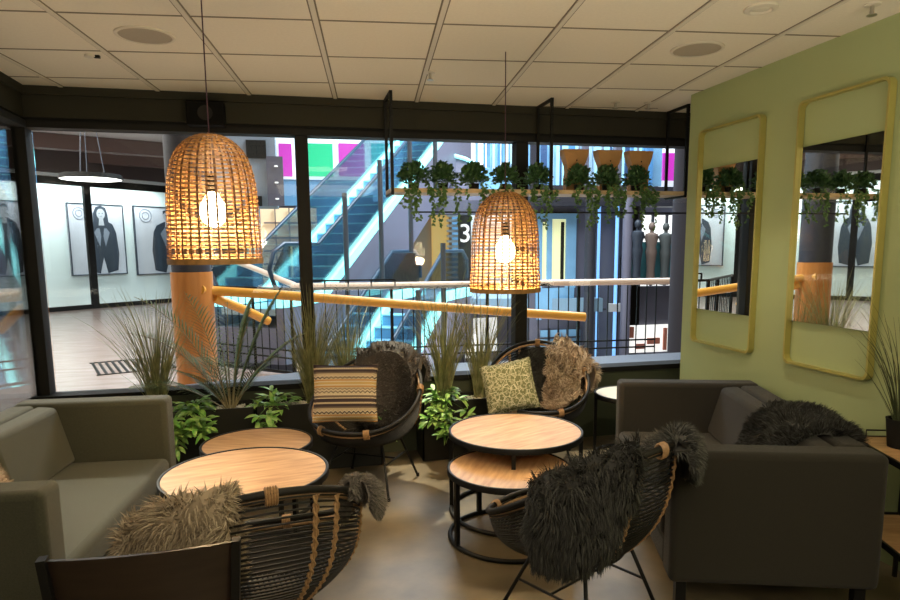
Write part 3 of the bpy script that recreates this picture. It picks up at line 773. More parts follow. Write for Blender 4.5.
def shelf_plant(x, label, seed, trail=7, side=0):
    rnd = random.Random(seed); t = thing('trailing_plant', label, 'plant', (x, 4.83, shz), 0, 'trailing plants on the hanging shelf')
    MB().lathe([(.001, .0), (.034, 0), (.040, .05), (.036, .05), (.032, .045), (.001, .045)], 18, cap=False).build('pot', frame_dark, t, smooth=True)
    lv = MB(); tr = MB(); sm = MB()
    for k in range(460):
        a = rnd.uniform(0, 2*PI); el = rnd.uniform(-.35, 1.5); r = rnd.uniform(.035, .112)
        p = Vector((cos(a)*cos(el)*r*1.0, sin(a)*cos(el)*r*.85, .075+sin(el)*r*1.05))
        d = (p-Vector((0, 0, .03))).normalized()+Vector((rnd.uniform(-.6, .6), rnd.uniform(-.6, .6), rnd.uniform(-.3, .5)))
        leaf(lv, p, d, Vector((rnd.uniform(-1, 1), rnd.uniform(-1, 1), 1)), rnd.uniform(.024, .038), rnd.uniform(.020, .030), .3, .6, 3)
    for k in range(trail):
        x0 = rnd.uniform(-.10, .10); L = rnd.uniform(.08, .30)
        pts = [Vector((0, 0, .06)), Vector((x0*.5, -.09, .05)), Vector((x0, -.148, .0))]
        for s_ in range(1, 7): pts.append(Vector((x0+rnd.uniform(-.02, .02), -.150+rnd.uniform(-.012, .01), -L*s_/6)))
        c_ = cm(pts, 40); sm.tube(c_, .0012, 3)
        for q in c_[6:]:
            if rnd.random() < .72:
                leaf(tr, q, Vector((rnd.uniform(-1, 1), rnd.uniform(-1, .2), rnd.uniform(-1, .2))), Vector((0, -1, .3)), rnd.uniform(.02, .032), rnd.uniform(.014, .021), .2, .3, 3)
    lv.build('crown_leaves', dleaf_m, t); tr.build('trailing_leaves', ivy_m, t); sm.build('vines', ivy_m, t)
for px, lab, tr_ in ((414, 'trailing plant at the left end of the hanging shelf', 8), (443, 'trailing plant second from the left end of the hanging shelf', 7), (474, 'trailing plant between second plant and the right pendant cord', 5),
                (505, 'trailing plant directly above the right pendant lamp', 5), (538, 'trailing plant in front of the right window mullion', 8), (579, 'trailing plant in front of the leftmost brown paper planter bag', 9),
                (607, 'trailing plant in front of the middle brown paper planter bag', 10), (636, 'trailing plant in front of the rightmost brown paper planter bag', 9)):
    shelf_plant(onY(px, 185, 4.83).x, lab, px, tr_)
# flared kraft containers behind the plants
def kraft(x, label, w_=.105, g_=.085):
    t = thing('paper_bag', label, 'bag', (x, 4.93, shz), 0, 'brown folded paper bags on the hanging shelf')
    prof = [(.076, .0, .028), (.080, .10, .032), (g_*.80, .16, .036), (g_*.85, .215, .04), (w_*.93, .285, .042), (w_, .33, .042)]
    P = []
    for hw_, z, hd in prof:
        P.append([Vector((-hw_, -hd, z)), Vector((0, -hd-.006, z)), Vector((hw_, -hd, z)), Vector((hw_, hd, z)), Vector((0, hd+.004, z)), Vector((-hw_, hd, z)), Vector((-hw_, -hd, z))])
    mb = MB(); mb.grid(P); o = mb.build('bag', kraft_m, t)
    so = o.modifiers.new('solid', 'SOLIDIFY'); so.thickness = .004
    mb = MB(); mb.grid([[Vector((q.x*1.02, q.y*1.1-.001, q.z)) for q in row] for row in P[-3:]])
    o = mb.build('cuff', kraft_m, t); so = o.modifiers.new('solid', 'SOLIDIFY'); so.thickness = .003
    MB().lathe([(.006, 0), (.006, .004)], 10).build('eyelet', frame_dark, t).matrix_local = Matrix.Translation((0, -.050, .245)) @ Matrix.Rotation(PI/2, 4, 'X')
for px, lab in ((574, 'left one of the three brown paper bags on the hanging shelf'), (607.5, 'middle one of the three brown paper bags on the hanging shelf'), (638, 'right one of the three brown paper bags on the hanging shelf')):
    kraft(onY(px, 165, 4.93).x, lab)

# ------------------------------------------------------------------ dark wooden chairs in front, side console
def dining_chair(label, loc, rz):
    """backrest towards local -Y (nearest the camera), seat in front of it"""
    t = thing('dining_chair', label, 'chair', loc, rz, 'dark wooden chairs at the front')
    n = 14; W = .235; P = []
    for i in range(n+1):
        u = i/n*2-1; x = u*W; y = -.20+.05*u*u
        P.append([Vector((x, y-.03, .835-.012*u*u)), Vector((x, y, .60)), Vector((x, y+.014, .60)), Vector((x, y-.016, .835-.012*u*u)), Vector((x, y-.03, .835-.012*u*u))])
    mb = MB(); mb.grid(P); mb.build('backrest', dark_wood_m, t, smooth=True, bevel=.003)
    for sx in (-1, 1):
        MB().bar((sx*W, -.185, .833), (sx*.21, -.16, .44), .022, .03).build('back_post', black_metal, t)
        MB().bar((sx*.21, -.16, .45), (sx*.22, -.22, 0), .028, .028).build('leg', black_metal, t)
        MB().bar((sx*.20, .07, .43), (sx*.21, .09, 0), .028, .028).build('leg', black_metal, t)
    MB().box(-.23, .23, -.19, .10, .43, .46).build('seat', dark_wood_m, t, bevel=.012, seg=3)
    return t
dc = dining_chair('dark brown wooden chair back at the bottom left, nearest the viewer', (-.43, 1.93, -.0), math.radians(0))
copy_to(dc, (-1.02, 1.95, 0), math.radians(-14), 'dark wooden chair cut by the left picture edge at the bottom')
# console
az = math.radians(18.6)
t = thing('side_console', 'wood and black metal side console in the corner behind the right sofa', 'side table', (2.53, 2.50, 0), -az)
tz = .70; W_, L_ = .25, .72
MB().box(.008, W_, -L_, 0, tz-.02, tz).build('top', oak_m, t)
MB().box(.012, W_-.01, -L_+.01, -.01, .30, .32).build('lower_shelf', oak_m, t, bevel=.004)
fm = MB()
for x in (.0, W_):
    for y in (-L_, 0): fm.box(x-.008, x+.008, y-.008, y+.008, 0, tz)
for z in (tz-.022, .30): 
    fm.box(-.008, .004, -L_, 0, z, z+.026); fm.box(W_+.0, W_+.01, -L_, 0, z, z+.026); fm.box(0, W_, -.004, .008, z, z+.026); fm.box(0, W_, -L_-.008, -L_+.004, z, z+.026)
fm.build('frame', black_metal, t)
MB().tube([(.06, -.012, tz), (.06, -.012, tz+.035), (.22, -.012, tz+.035), (.22, -.012, tz)], .004, 6).build('top_rail', black_metal, t)
pp = Vector((2.53, 2.50, 0)) + Vector((cos(az), -sin(az), 0))*.13 - Vector((sin(az), cos(az), 0))*.16
t = thing('potted_grass', 'black pot of thin dark grass on the side console', 'plant', (pp.x, pp.y, tz))
MB().lathe([(.001, 0), (.05, 0), (.062, .12), (.064, .13), (.056, .13), (.052, .11), (.001, .11)], 28, cap=False).build('pot', frame_dark, t, smooth=True)
rnd = random.Random(3); mb = MB()
for k in range(90):
    a = rnd.uniform(0, 2*PI)
    blade(mb, (.025*cos(a), .025*sin(a), .1), a, min(abs(rnd.gauss(0, .24)), .5)*(.35 if cos(a) > .3 else 1), rnd.uniform(.3, .62), .0035, rnd.uniform(.1, .9), 6, twist=rnd.uniform(0, PI))
mb.build('grass', mat('dark_grass', (.05, .065, .025), .6), t)

# ================================================================== the mall outside
hall_floor_m = mat('hall_floor', (.42, .32, .28), .25, col2=(.32, .24, .20), noise_scale=1.6, stretch=(1, 5, 1))
gal_m = mat('gallery_white', (.78, .84, .84), .8)
slate_m = mat('slate_panel', (.13, .125, .165), .5, noise_amt=.08, noise_scale=2)
slate_d = mat('slate_dark', (.035, .035, .048), .5)
truss_m = mat('truss_lilac', (.19, .185, .25), .45)
blue_m = mat('blue_wall', (.16, .40, .68), .4, noise_amt=.2, noise_scale=1)
lblue_m = mat('light_blue_glass', (.28, .55, .82), .25, noise_amt=.25, noise_scale=1.5)
step_m = mat('escalator_step', (.18, .42, .66), .4)
nose_m = emis('step_edge', (.35, .8, 1), .35)
steel_m = mat('steel_blue', (.45, .62, .70), .3, .7)
cyan_l = emis('cyan_strip', (.30, .95, 1.0), 1.5)
blue_l = emis('blue_tube', (.22, .50, 1.0), 1.0)
bal_glass = glass_mat('balustrade_glass', (.90, .985, 1.0), .05)
shop_l = emis('shop_window_light', (1.0, .97, .92), .95)
tan_l = emis('tan_shop_light', (.95, .66, .42), .55)
yel_l = emis('yellow_pane_light', (.85, .85, .45), .55)
mag_l = emis('magenta_panel', (.52, .03, .42), .6)
grn_l = emis('green_panel', (.0, .50, .22), .65)
teal_l = emis('teal_panel', (.0, .5, .42), .8)
wht_l = emis('white_surround', (.75, .9, 1.0), .9)
wood_rail = mat('honey_wood', (.85, .40, .055), .35, noise_amt=.12, noise_scale=4, stretch=(1, 12, 12))
pink_rail = mat('beech_rail', (.80, .62, .50), .35)
tan_m = mat('tan_wall', (.60, .45, .27), .6, noise_amt=.15, noise_scale=1)
def pb(mb, px0, py0, px1, py1, Y, th=.06):
    ym = (py0+py1)/2; xm = (px0+px1)/2
    x0 = onY(px0, ym, Y).x; x1 = onY(px1, ym, Y).x; z1 = onY(xm, py0, Y).z; z0 = onY(xm, py1, Y).z
    return mb.box(x0, x1, Y, Y+th, z0, z1)
def wallpiece(n, label, mt, rects, Y, th=.06, side='far'):
    mb = MB()
    for r in rects: pb(mb, *r, Y, th)
    return struct('wall_'+n, mb, mt, label, 'wall')
# floors
f = MB()
f.prism([(-24, -6, -.25), (XL-.13, -6, -.25), (XL-.13, YW+.1, -.25), (6.5, YW+.1, -.25), (6.5, 8.35, -.25), (-.05, 8.5, -.25), (-1.55, 9.85, -.25), (-1.55, 26, -.25), (-24, 26, -.25)], (0, 0, .245))
struct('floor.001', f, hall_floor_m, 'pale wood-look floor of the mall hall outside', 'floor')
f = MB(); f.box(-3, 16, 8.6, 30, -4.7, -4.5)
struct('floor.002', f, mat('lower_floor', (.55, .5, .45), .4), 'lower storey floor seen down the atrium', 'floor')
f = MB(); f.box(-24, -1.0, 5.3, 25, 4.4, 4.5)
struct('ceiling.001', f, mat('hall_ceiling', (.62, .62, .62), .8), 'pale open ceiling of the hall outside', 'ceiling')
f = MB(); f.box(-8, 20, 4.9, 30, 8.4, 8.5)
struct('ceiling.002', f, mat('atrium_ceiling', (.5, .52, .55), .8), 'high atrium ceiling', 'ceiling')
# gallery : partition line at 45 degrees through (-5.9, 20.3)
G0 = Vector((-5.9, 20.3, 0)); GD = Vector((.707, .707, 0)); GN = Vector((-.707, .707, 0))
def gpt(s_, d, z): return G0 + GD*s_ + GN*d + Vector((0, 0, z))
def gbox(mb, s0, s1, d0, d1, z0, z1): return mb.prism([gpt(s0, d0, z0), gpt(s1, d0, z0), gpt(s1, d1, z0), gpt(s0, d1, z0)], (0, 0, z1-z0))
def gs(px, py, d):
    v = fw + r2*(px-450)/F - u2*(py-CY)/F; c_ = Vector((0, 0, H)); n = GN
    t_ = ((G0+GN*d)-c_).dot(n)/v.dot(n); q = c_+v*t_; return (q-G0).dot(GD), q.z
m_ = MB(); gbox(m_, -16, 6, 1.0, 1.15, 0, 3.7)
struct('wall_gallery', m_, gal_m, 'white gallery wall behind the hall glazing', 'wall')
m_ = MB(); gbox(m_, -16, 6, -.2, 1.15, 3.62, 3.7); 
struct('ceiling.003', m_, gal_m, 'white soffit over the poster gallery', 'ceiling')
m_ = MB(); gbox(m_, -16, 6, -.3, 1.2, 3.70, 4.4)
struct('trim_6', m_, mat('brown_bulkhead', (.07, .045, .04), .6), 'dark brown bulkhead above the gallery glazing', 'bulkhead')
m_ = MB(); gbox(m_, -16, 6, -.05, .05, 3.42, 3.62); gbox(m_, -16, 6, -.05, .05, 0, .12)
for s_ in (-13.2, -9.6, -6.0, -2.9, gs(91, 250, 0)[0], 3.2): gbox(m_, s_-.09, s_+.09, -.06, .06, 0, 3.5)
struct('window_7', m_, frame_dark, 'black framing of the gallery glazing', 'window frame')
m_ = MB(); gbox(m_, -16, 6, -.01, .01, .12, 3.42); struct('window_8', m_, glass_mat('gallery_glass', (.95, .985, .98), .05), 'glass of the gallery front', 'window glass')
# posters
pbg = mat('poster_paper', (.62, .61, .68), .6, noise_amt=.15, noise_scale=2); pdk = mat('poster_dark', (.03, .04, .06), .6); psk = mat('poster_face', (.42, .42, .46), .6); pft = mat('poster_mid', (.22, .24, .30), .6)
def poster(s_, z0, z1, w_, label, woman):
    t = thing('poster', label, 'poster', gpt(s_, .97, z0), math.radians(45), 'black and white portrait posters in the gallery'); h_ = z1-z0
    MB().box(-w_/2, w_/2, -.03, .02, 0, h_).build('print', pbg, t)
    fr = MB()
    for a in ((-w_/2, -w_/2+.03, 0, h_), (w_/2-.03, w_/2, 0, h_), (-w_/2, w_/2, 0, .03), (-w_/2, w_/2, h_-.03, h_)): fr.box(a[0], a[1], -.05, .02, a[2], a[3])
    fr.build('frame', pdk, t)
    c0 = w_*.08
    def shp(pts, nm, mt, y): return MB().prism([(c0+x*w_, y, z*h_) for x, z in pts], (0, .004, 0)).build(nm, mt, t)
    shp([(-.27, .06), (-.30, .35), (-.26, .62), (-.20, .72), (-.06, .78), (.06, .78), (.20, .72), (.26, .60), (.29, .30), (.25, .06), (.06, .02), (0, .25), (-.08, .02)], 'figure_coat', pdk, -.034)
    if woman: shp([(-.15, .62), (-.14, .86), (-.09, .95), (0, .98), (.09, .95), (.12, .86), (.13, .70), (.08, .66), (-.08, .66)], 'figure_hair', pdk, -.038)
    el = lambda cx, cz, rx, rz: [(cx+rx*cos(a*PI/10), cz+rz*sin(a*PI/10)) for a in range(20)]
    shp(el(0, .86, .075, .075), 'figure_face', psk, -.042)
    shp([(-.05, .70), (.05, .70), (.035, .80), (-.035, .80)], 'figure_neck', psk, -.041)
    if not woman: shp([(-.08, .88), (-.075, .94), (0, .96), (.075, .94), (.08, .88), (.05, .915), (-.05, .915)], 'figure_hair', pdk, -.044)
    for dx, dz in ((-.028, .87), (.028, .87)): shp(el(dx, dz, .012, .006), 'eye', pdk, -.045)
    shp(el(0, .825, .022, .006), 'mouth', pft, -.045)
    for sx in (-1, 1): shp([(sx*.05, .70), (sx*.14, .60), (sx*.05, .40), (sx*.02, .55)], 'lapel', pft, -.036)
    rg = MB(); rg.tube([(-.30*w_+.10*w_*cos(a*PI/12), -.035, .86*h_+.10*w_*sin(a*PI/12)) for a in range(24)], .012, 5, True)
    rg.tube([(-.30*w_+.055*w_*cos(a*PI/12), -.035, .86*h_+.055*w_*sin(a*PI/12)) for a in range(24)], .01, 5, True); rg.build('round_emblem', pft, t)
for (xa, xb, yt, yb, wm, lab) in ((68, 124, 204, 275, True, 'black and white poster of a long-haired person in a dark jacket'), (134, 190, 207, 274, False, 'black and white poster of a person in a dark suit, partly behind the left pendant'),
                           (-28, 28, 200, 277, False, 'black and white poster left of the corner post')):
    s0, _ = gs(xa, 240, 1.0); s1, _ = gs(xb, 240, 1.0); xm = (xa+xb)/2; z1 = gs(xm, yt, 1.0)[1]; z0 = gs(xm, yb, 1.0)[1]
    poster((s0+s1)/2, z0, z1, abs(s1-s0), lab, wm)
poster(-6.15, .95, 2.95, 1.5, 'black and white poster seen only in the nearer mirror', True)
# hall lamp, pipes, floor grates
c_ = onY(91, 178, 11.5)
t = thing('disc_lamp', 'flat round lamp hanging in the hall outside the window', 'pendant lamp', (c_.x, c_.y, c_.z))
MB().lathe([(.001, -.02), (.44, -.02), (.44, .0), (.001, .0)], 48, cap=False).build('diffuser', emis('lamp_diffuser', (1, .98, .9), 5), t)
MB().lathe([(.44, -.025), (.46, -.02), (.44, .05), (.001, .07)], 48, cap=False).build('shade', frame_dark, t, smooth=True)
cb = MB()
for a in (0, 2.1, 4.2): cb.tube([(.2*cos(a), .2*sin(a), .05), (.03*cos(a), .03*sin(a), 4.4-c_.z)], .008, 5)
cb.build('suspension_cables', sill_m, t)
MB().lathe([(.16, 0), (.16, -.05), (.001, -.05)], 24, (0, 0, 4.4-c_.z)).build('ceiling_rose', frame_dark, t)
pipes = MB(); a = onY(34, 143, 12); b = onY(103, 147, 12)
pipes.tube([(a.x-3, 12, 3.98), (b.x, 12, 4.0), (b.x+.25, 12.9, 3.85)], .04, 8)
for x in (a.x+.2, a.x+1.0, b.x-.1): pipes.tube([(x, 12, 4.0), (x, 12, 4.4)], .02, 6)
tag(pipes.build('sprinkler_pipe', frame_dark, None, smooth=True), 'black pipe run under the hall ceiling', 'pipe')
bm_ = MB()
for k in range(2, 4): bm_.bar((-12, 9.8+k*2.6, 4.22), (-1.2, 14.5+k*2.6, 4.22), .35, .34)
struct('trim_7', bm_, mat('brown_beam', (.16, .10, .085), .6), 'brown beams under the hall ceiling', 'beam')
for (cx, cz, l2) in ((onY(62, 0, 1), 0, 0),): pass
sp = MB(); gbox(sp, 0, .0001, 0, .0001, 0, .0001)
t = thing('floor_grate', 'dark slotted floor grate in the hall floor', 'grate', (-2.35, 9.9, .0), math.radians(20))
gm = MB()
for k in range(12): gm.box(-.5+k*.085, -.5+k*.085+.035, -.55, .55, -.004, .004)
gm.box(-.52, .52, -.57, -.55, -.004, .006); gm.box(-.52, .52, .55, .57, -.004, .006); gm.build('slots', frame_dark, t)
# column with wooden base
t = thing('column', 'round grey column with honey wood cladding behind the left pendant lamp', 'column', (-1.14, 7.5, 0))
t['kind'] = 'structure'
MB().lathe([(.215, 0), (.215, 1.38), (.001, 1.38)], 40).build('wood_cladding', mat('honey_cladding', (.66, .27, .07), .35, col2=(.48, .18, .04), noise_scale=2, stretch=(8, 8, 1)), t, smooth=True)
MB().lathe([(.20, 1.36), (.20, 4.4)], 40).build('shaft', slate_d, t, smooth=True)
# railing with balusters
rl = thing('railing', 'black metal balustrade with thin balusters around the atrium', 'railing', (0, 8.25, 0))
def RL(p): return (p[0], p[1]-8.25, p[2])
path = [(-1.5, 9.70), (-.12, 8.36), (4.75, 8.05)]
for (z, w_) in ((1.12, .035), (.34, .02), (.24, .02), (.06, .03)):
    r_ = MB()
    for a, b in zip(path[:-1], path[1:]): r_.bar(RL((*a, z)), RL((*b, z)), w_, w_)
    r_.build('rail', black_metal, rl)
for a, b in zip(path[:-1], path[1:]):
    a = Vector((*a, 0)); b = Vector((*b, 0)); L = (b-a).length; n = round(L/.14)
    for k in range(n+1):
        p = a.lerp(b, k/n); post = k % 9 == 0
        w_ = .036 if post else .012
        MB().box(p.x-w_/2, p.x+w_/2, p.y-8.25-w_/2, p.y-8.25+w_/2, (-.05 if post else .06), 1.12).build('post' if post else 'baluster', black_metal, rl)
r_ = MB(); r_.bar(RL((0, 8.34, 1.22)), RL((1.18, 8.27, 1.22)), .02)
for x in (0, .3, .59, .88, 1.18): r_.bar(RL((x, 8.35-.06*x, 1.12)), RL((x, 8.35-.06*x, 1.22)), .02)
r_.build('upper_bar', black_metal, rl)
# handrails
def handrail(pts, r, mt, label, rz=None):
    o = MB().tube(cm(pts, 24) if len(pts) > 2 else pts, r, 14).build('handrail', mt, None, smooth=True); return tag(o, label, 'handrail', None)
def at(px, py, D):
    return Vector((0, 0, H)) + (fw + r2*(px-450)/F - u2*(py-CY)/F)*D
handrail([at(200, 289.5, 6.9), at(217, 291, 7.1), at(300, 296.5, 7.2), at(420, 305.5, 7.4), at(585, 317, 7.6)], .052, wood_rail, 'thick honey wood handrail running across the view in front of the railing')
handrail([at(214, 298, 7.1), at(240, 308, 7.4), at(268, 321, 7.8)], .052, wood_rail, 'shorter honey wood handrail sloping down beside the column')
handrail([at(232, 260, 10.5), at(258, 270, 10), at(292, 284, 9.3), at(310, 286, 9.0), at(480, 284.0, 8.8), at(671, 281, 8.4)], .042, pink_rail, 'pale beech handrail above the atrium railing')
# big grey column by the right end
t = thing('column', 'tall grey round column at the right end of the window view', 'column', (*onY(695, 250, 7.4).xy, -.25)); t['kind'] = 'structure'
MB().lathe([(.29, 0), (.29, 4.8)], 40).build('shaft', mat('column_grey', (.05, .05, .065), .85, spec=.15), t, smooth=True)

# escalators
def escalator(name, label, foot, az_, z0, z1, W_=1.0, steps=True, drop=1.25):
    """foot: right-hand lower corner; runs up along azimuth az_ at 30 degrees"""
    t = thing(name, label, 'escalator', (foot[0], foot[1], z0), -az_, 'escalators in the atrium')
    k = math.tan(math.radians(30)); Hh = z1-z0; Lh = Hh/k      # local +Y up-run, local X: right = 0, left = -W
    top = MB()
    # side truss (right)
    for x0, x1, nm in ((0, .12, 'truss_side'), (-W_-.24, -W_-.12, 'truss_side')):
        MB().prism([(x0, -1.2, .02), (x0, 0, .02), (x0, Lh, Hh+.02), (x0, Lh+1.6, Hh+.02), (x0, Lh+1.6, Hh-drop+.15), (x0, Lh, Hh-drop), (x0, .6, -drop+.25), (x0, -1.2, -drop+.4)], (x1-x0, 0, 0)).build(nm, truss_m, t)
    MB().prism([(-W_-.12, -1.2, -.3), (-W_-.12, 0, -.3), (-W_-.12, Lh, Hh-.35), (-W_-.12, Lh+1.6, Hh-.35), (-W_-.12, Lh+1.6, Hh-drop), (-W_-.12, Lh, Hh-drop), (-W_-.12, .6, -drop+.2), (-W_-.12, -1.2, -drop+.4)], (W_+.12, 0, 0)).build('truss_belly', truss_m, t)
    for x in (.0, -W_-.12):
        st = MB(); st.prism([(x-.02, -1.2, .02), (x-.02, 0, .02), (x-.02, Lh, Hh+.02), (x-.02, Lh+1.6, Hh+.02), (x-.02, Lh+1.6, Hh+.2), (x-.02, Lh, Hh+.2), (x-.02, 0, .2), (x-.02, -1.2, .2)], (.15, 0, 0)); st.build('lit_skirt', cyan_l, t)
        gl = MB(); gx = x+.05; gl.prism([(gx, -1.0, .13), (gx, 0, .13), (gx, Lh, Hh+.13), (gx, Lh+1.3, Hh+.13), (gx, Lh+1.5, Hh+.6), (gx, Lh+1.3, Hh+.95), (gx, Lh, Hh+.95), (gx, 0, .95), (gx, -1.0, .95), (gx, -1.3, .6)], (.015, 0, 0)); gl.build('glass_balustrade', bal_glass, t)
        hp = [(gx, -1.0, .2), (gx, -1.28, .35), (gx, -1.4, .6), (gx, -1.28, .86), (gx, -1.0, .98), (gx, 0, .98), (gx, Lh, Hh+.98), (gx, Lh+1.2, Hh+.98), (gx, Lh+1.5, Hh+.8), (gx, Lh+1.5, Hh+.4)]
        MB().tube(hp, .035, 8).build('handrail', mat('rubber_blue', (.02, .05, .09), .35), t, smooth=True)
    n = int(Hh/.2)
    for i in range(n):
        y = i*.2/k
        q_ = MB(); q_.prism([(-W_, y, i*.2-.25), (-W_, y, i*.2+.2-.05), (-W_, y+.02, i*.2+.2), (-W_, y+.36, i*.2+.2), (-W_, y+.36, i*.2-.05)], (W_, 0, 0)); q_.cur = 1; q_.box(-W_, 0, y-.004, y+.03, i*.2+.185, i*.2+.205); q_.build('step', [step_m, nose_m], t)
    MB().box(-W_, 0, -1.2, 0, -.1, .0).build('landing_plate', steel_m, t)
    return t
azE = math.radians(32.2)
eA = escalator('escalator', 'long escalator rising to the upper right across the atrium', (.27, 11.15), azE, .72, 4.6)
# second one, left of the first and further off
# third descends towards the viewer at centre
tB = at(441, 297, 12.6)          # upper right edge of the descending escalator
Lh = 4.6/math.tan(math.radians(30))
ftB = tB - Vector((sin(azE), cos(azE), 0))*Lh
escalator('escalator', 'lower escalator climbing from below to the centre landing', (ftB.x, ftB.y), azE, tB.z-4.6-.1, tB.z-.1, .95)

# landing plate behind centre
lp = tB.z-.12
f = MB(); f.prism([(tB.x-1.2, tB.y+1.9, lp-.3), (6.2, tB.y+.3, lp-.3), (7.5, 18.8, lp-.3), (tB.x-.4, 18.8, lp-.3)], (0, 0, .28))
struct('floor.003', f, mat('landing_blue', (.25, .38, .5), .4), 'mid level landing behind the lower escalator', 'floor')

# left background
wallpiece('blue_bulkhead', 'blue grey bulkhead beside the hall', mat('bulkhead_grey', (.30, .35, .42), .5), [(196, 132, 276, 206)], 12.2, .8)
wallpiece('dark_soffit', 'dark opening in the bulkhead', frame_dark, [(246, 140, 266, 158), (246, 196, 262, 206)], 12.15, .04)
t = thing('spot_strip', 'strip with three small spotlights on the bulkhead edge', 'spotlight', tuple(onY(275, 200, 12.1)))
MB().box(-.12, .16, 0, .08, -.1, .75).build('housing', frame_dark if False else slate_m, t)
for k in range(3): MB().lathe([(.03, -.01), (.03, .01)], 12, (.04, -.01, .02+k*.28)).build('spot', shop_l, t)
wallpiece('atrium_blue', 'deep blue wall of the atrium behind the escalators', blue_m, [(262, 176, 470, 206), (318, 206, 470, 300)], 21, .1)
wallpiece('tan_shop', 'tan lit shop front below the coloured panels', tan_l, [(262, 208, 318, 292)], 20.8, .1)
sh = MB()
for y in (222, 237, 250, 263, 276): pb(sh, 264, y, 316, y+1.6, 20.6, .12)
for x in (276, 290, 304): pb(sh, x, 208, x+1.2, 292, 20.6, .12)
tag(sh.build('shop_shelving', mat('shop_shelf', (.30, .24, .2), .5)), 'shelving in the tan lit shop behind the escalators', 'shelving')
wallpiece('panel_surround', 'white framing around the coloured upper windows', wht_l, [(274, 140, 440, 180)], 20.9, .1)
for i, (a, b, mm, lab) in enumerate(((279, 292, mag_l, 'magenta lit panel left of the middle mullion'), (306, 333, grn_l, 'green lit panel right of the middle mullion'), (339, 365, mag_l, 'magenta lit panel behind the escalator glass'), (372, 398, teal_l, 'teal green lit panel at the upper escalator'))):
    q = MB(); pb(q, a, 143.5, b, 176, 20.75, .15); tag(q.build('colour_panel', mm), lab, 'light panel', 'coloured lit panels upstairs')
wallpiece('shopfront_frame', 'pale blue frame of the shop front at the left', lblue_m, [(252, 206, 261, 292)], 14, .1)
# beige lit shop low left, lower storey
wallpiece('low_shop', 'bright lower storey shop seen under the long escalator', emis('low_shop_light', (.85, .75, .6), .6), [(296, 318, 362, 385)], 19.5, .1)
sh = MB()
for y in (330, 338, 346, 355): pb(sh, 300, y, 352, y+1.5, 19.3, .1)
for x in (312, 324, 336, 347): pb(sh, x, 326, x+1.5, 372, 19.3, .1)
tag(sh.build('shop_shelving', mat('shop_shelf2', (.55, .42, .33), .5)), 'shelving of the lower storey shop under the long escalator', 'shelving')

# centre background
wallpiece('tan_centre', 'tan wall behind the centre landing', tan_m, [(392, 196, 452, 290)], 18.4, .1)
wallpiece('amber_panel', 'amber lit wall panel beside the striped shelves', emis('amber_light', (.8, .52, .16), .45), [(432, 214, 449, 285)], 18.3, .05)
sh = MB()
for k in range(14): pb(sh, 448, 214+k*5.2, 462, 216.4+k*5.2, 18.1, .25)
tag(sh.build('shop_shelving', mat('white_shelf', (.75, .75, .72), .5)), 'white striped shelving beside the dark banner numbered 3', 'shelving')
b_ = MB(); pb(b_, 459, 212, 471, 288, 17.9, .1)
bn = b_.build('banner', mat('banner_dark', (.02, .02, .03), .5)); tag(bn, 'dark vertical banner with a white number 3', 'banner')
tc = bpy.data.curves.new('three', 'FONT'); tc.body = '3'; tc.size = .72; tc.extrude = .01; tc.align_x = 'CENTER'
to = bpy.data.objects.new('numeral', tc); COL.objects.link(to)
p = onY(465.2, 242, 17.86); bpy.context.view_layer.update()
me = bpy.data.meshes.new_from_object(to.evaluated_get(bpy.context.evaluated_depsgraph_get())); bpy.data.objects.remove(to)
to = bpy.data.objects.new('numeral', me); COL.objects.link(to); me.materials.append(shop_l); to.location = p; to.rotation_euler = (PI/2, 0, 0)
to.parent = bn; to['label'] = 'white number 3'
wallpiece('shop_centre', 'pale shop windows right of the banner', emis('dim_window', (.6, .65, .65), .5), [(471, 205, 530, 290)], 18.5, .1)
wallpiece('upper_pale', 'bright cream windows of the upper storey', emis('cream_window', (1, .93, .8), .9), [(428, 140, 520, 176)], 20.4, .1)
mu = MB()
for x in (446, 463, 476, 490, 503): pb(mu, x, 140, x+2, 176, 20.2, .08)
struct('window_9', mu, lblue_m, 'pale blue mullions of the upper windows', 'window mullion')
wallpiece('upper_blue', 'rounded light blue upper storey parapet', lblue_m, [(482, 168, 529, 196), (490, 142, 500, 168), (512, 142, 530, 168)], 15.5, .3)
wallpiece('level_slab', 'lilac floor slab of the upper storey', slate_m, [(398, 200, 530, 214)], 16.5, .6)
# lilac curved truss end of the escalator landing
b_ = MB(); A0 = onY(430, 205, 17.2)
pts2 = [(430, 205), (436, 163), (441, 156), (452, 156), (466, 160), (474, 165), (482, 196), (482, 205)]
b_.prism([onY(x, y, 17.0) for x, y in pts2], (0, .5, 0)); tag(b_.build('landing_truss', truss_m), 'lilac curved end of the upper escalator landing', 'escalator landing'); 
b_ = MB(); b_.tube([onY(x, y-1, 16.95) for x, y in pts2[1:6]], .05, 6); o = b_.build('landing_edge', cyan_l, None, smooth=True); o.parent = bpy.data.objects['landing_truss']; o['label'] = 'cyan lit edge'
wallpiece('lower_lilac', 'lilac wall panels below the centre landing', truss_m, [(404, 298, 536, 385)], 15.8, .1)
sm_ = MB()
for x in (447, 463, 480, 497, 513): pb(sm_, x, 298, x+.8, 380, 15.75, .04)
struct('trim_8', sm_, slate_d, 'dark seams between lilac panels', 'seams')
wallpiece('white_lower', 'white lit opening below the centre landing', shop_l, [(474, 318, 498, 352), (466, 335, 476, 358)], 15.65, .06)
wallpiece('orange_lower', 'orange lit opening below the centre landing', emis('orange_light', (.9, .5, .2), .8), [(436, 343, 448, 362)], 15.65, .06)
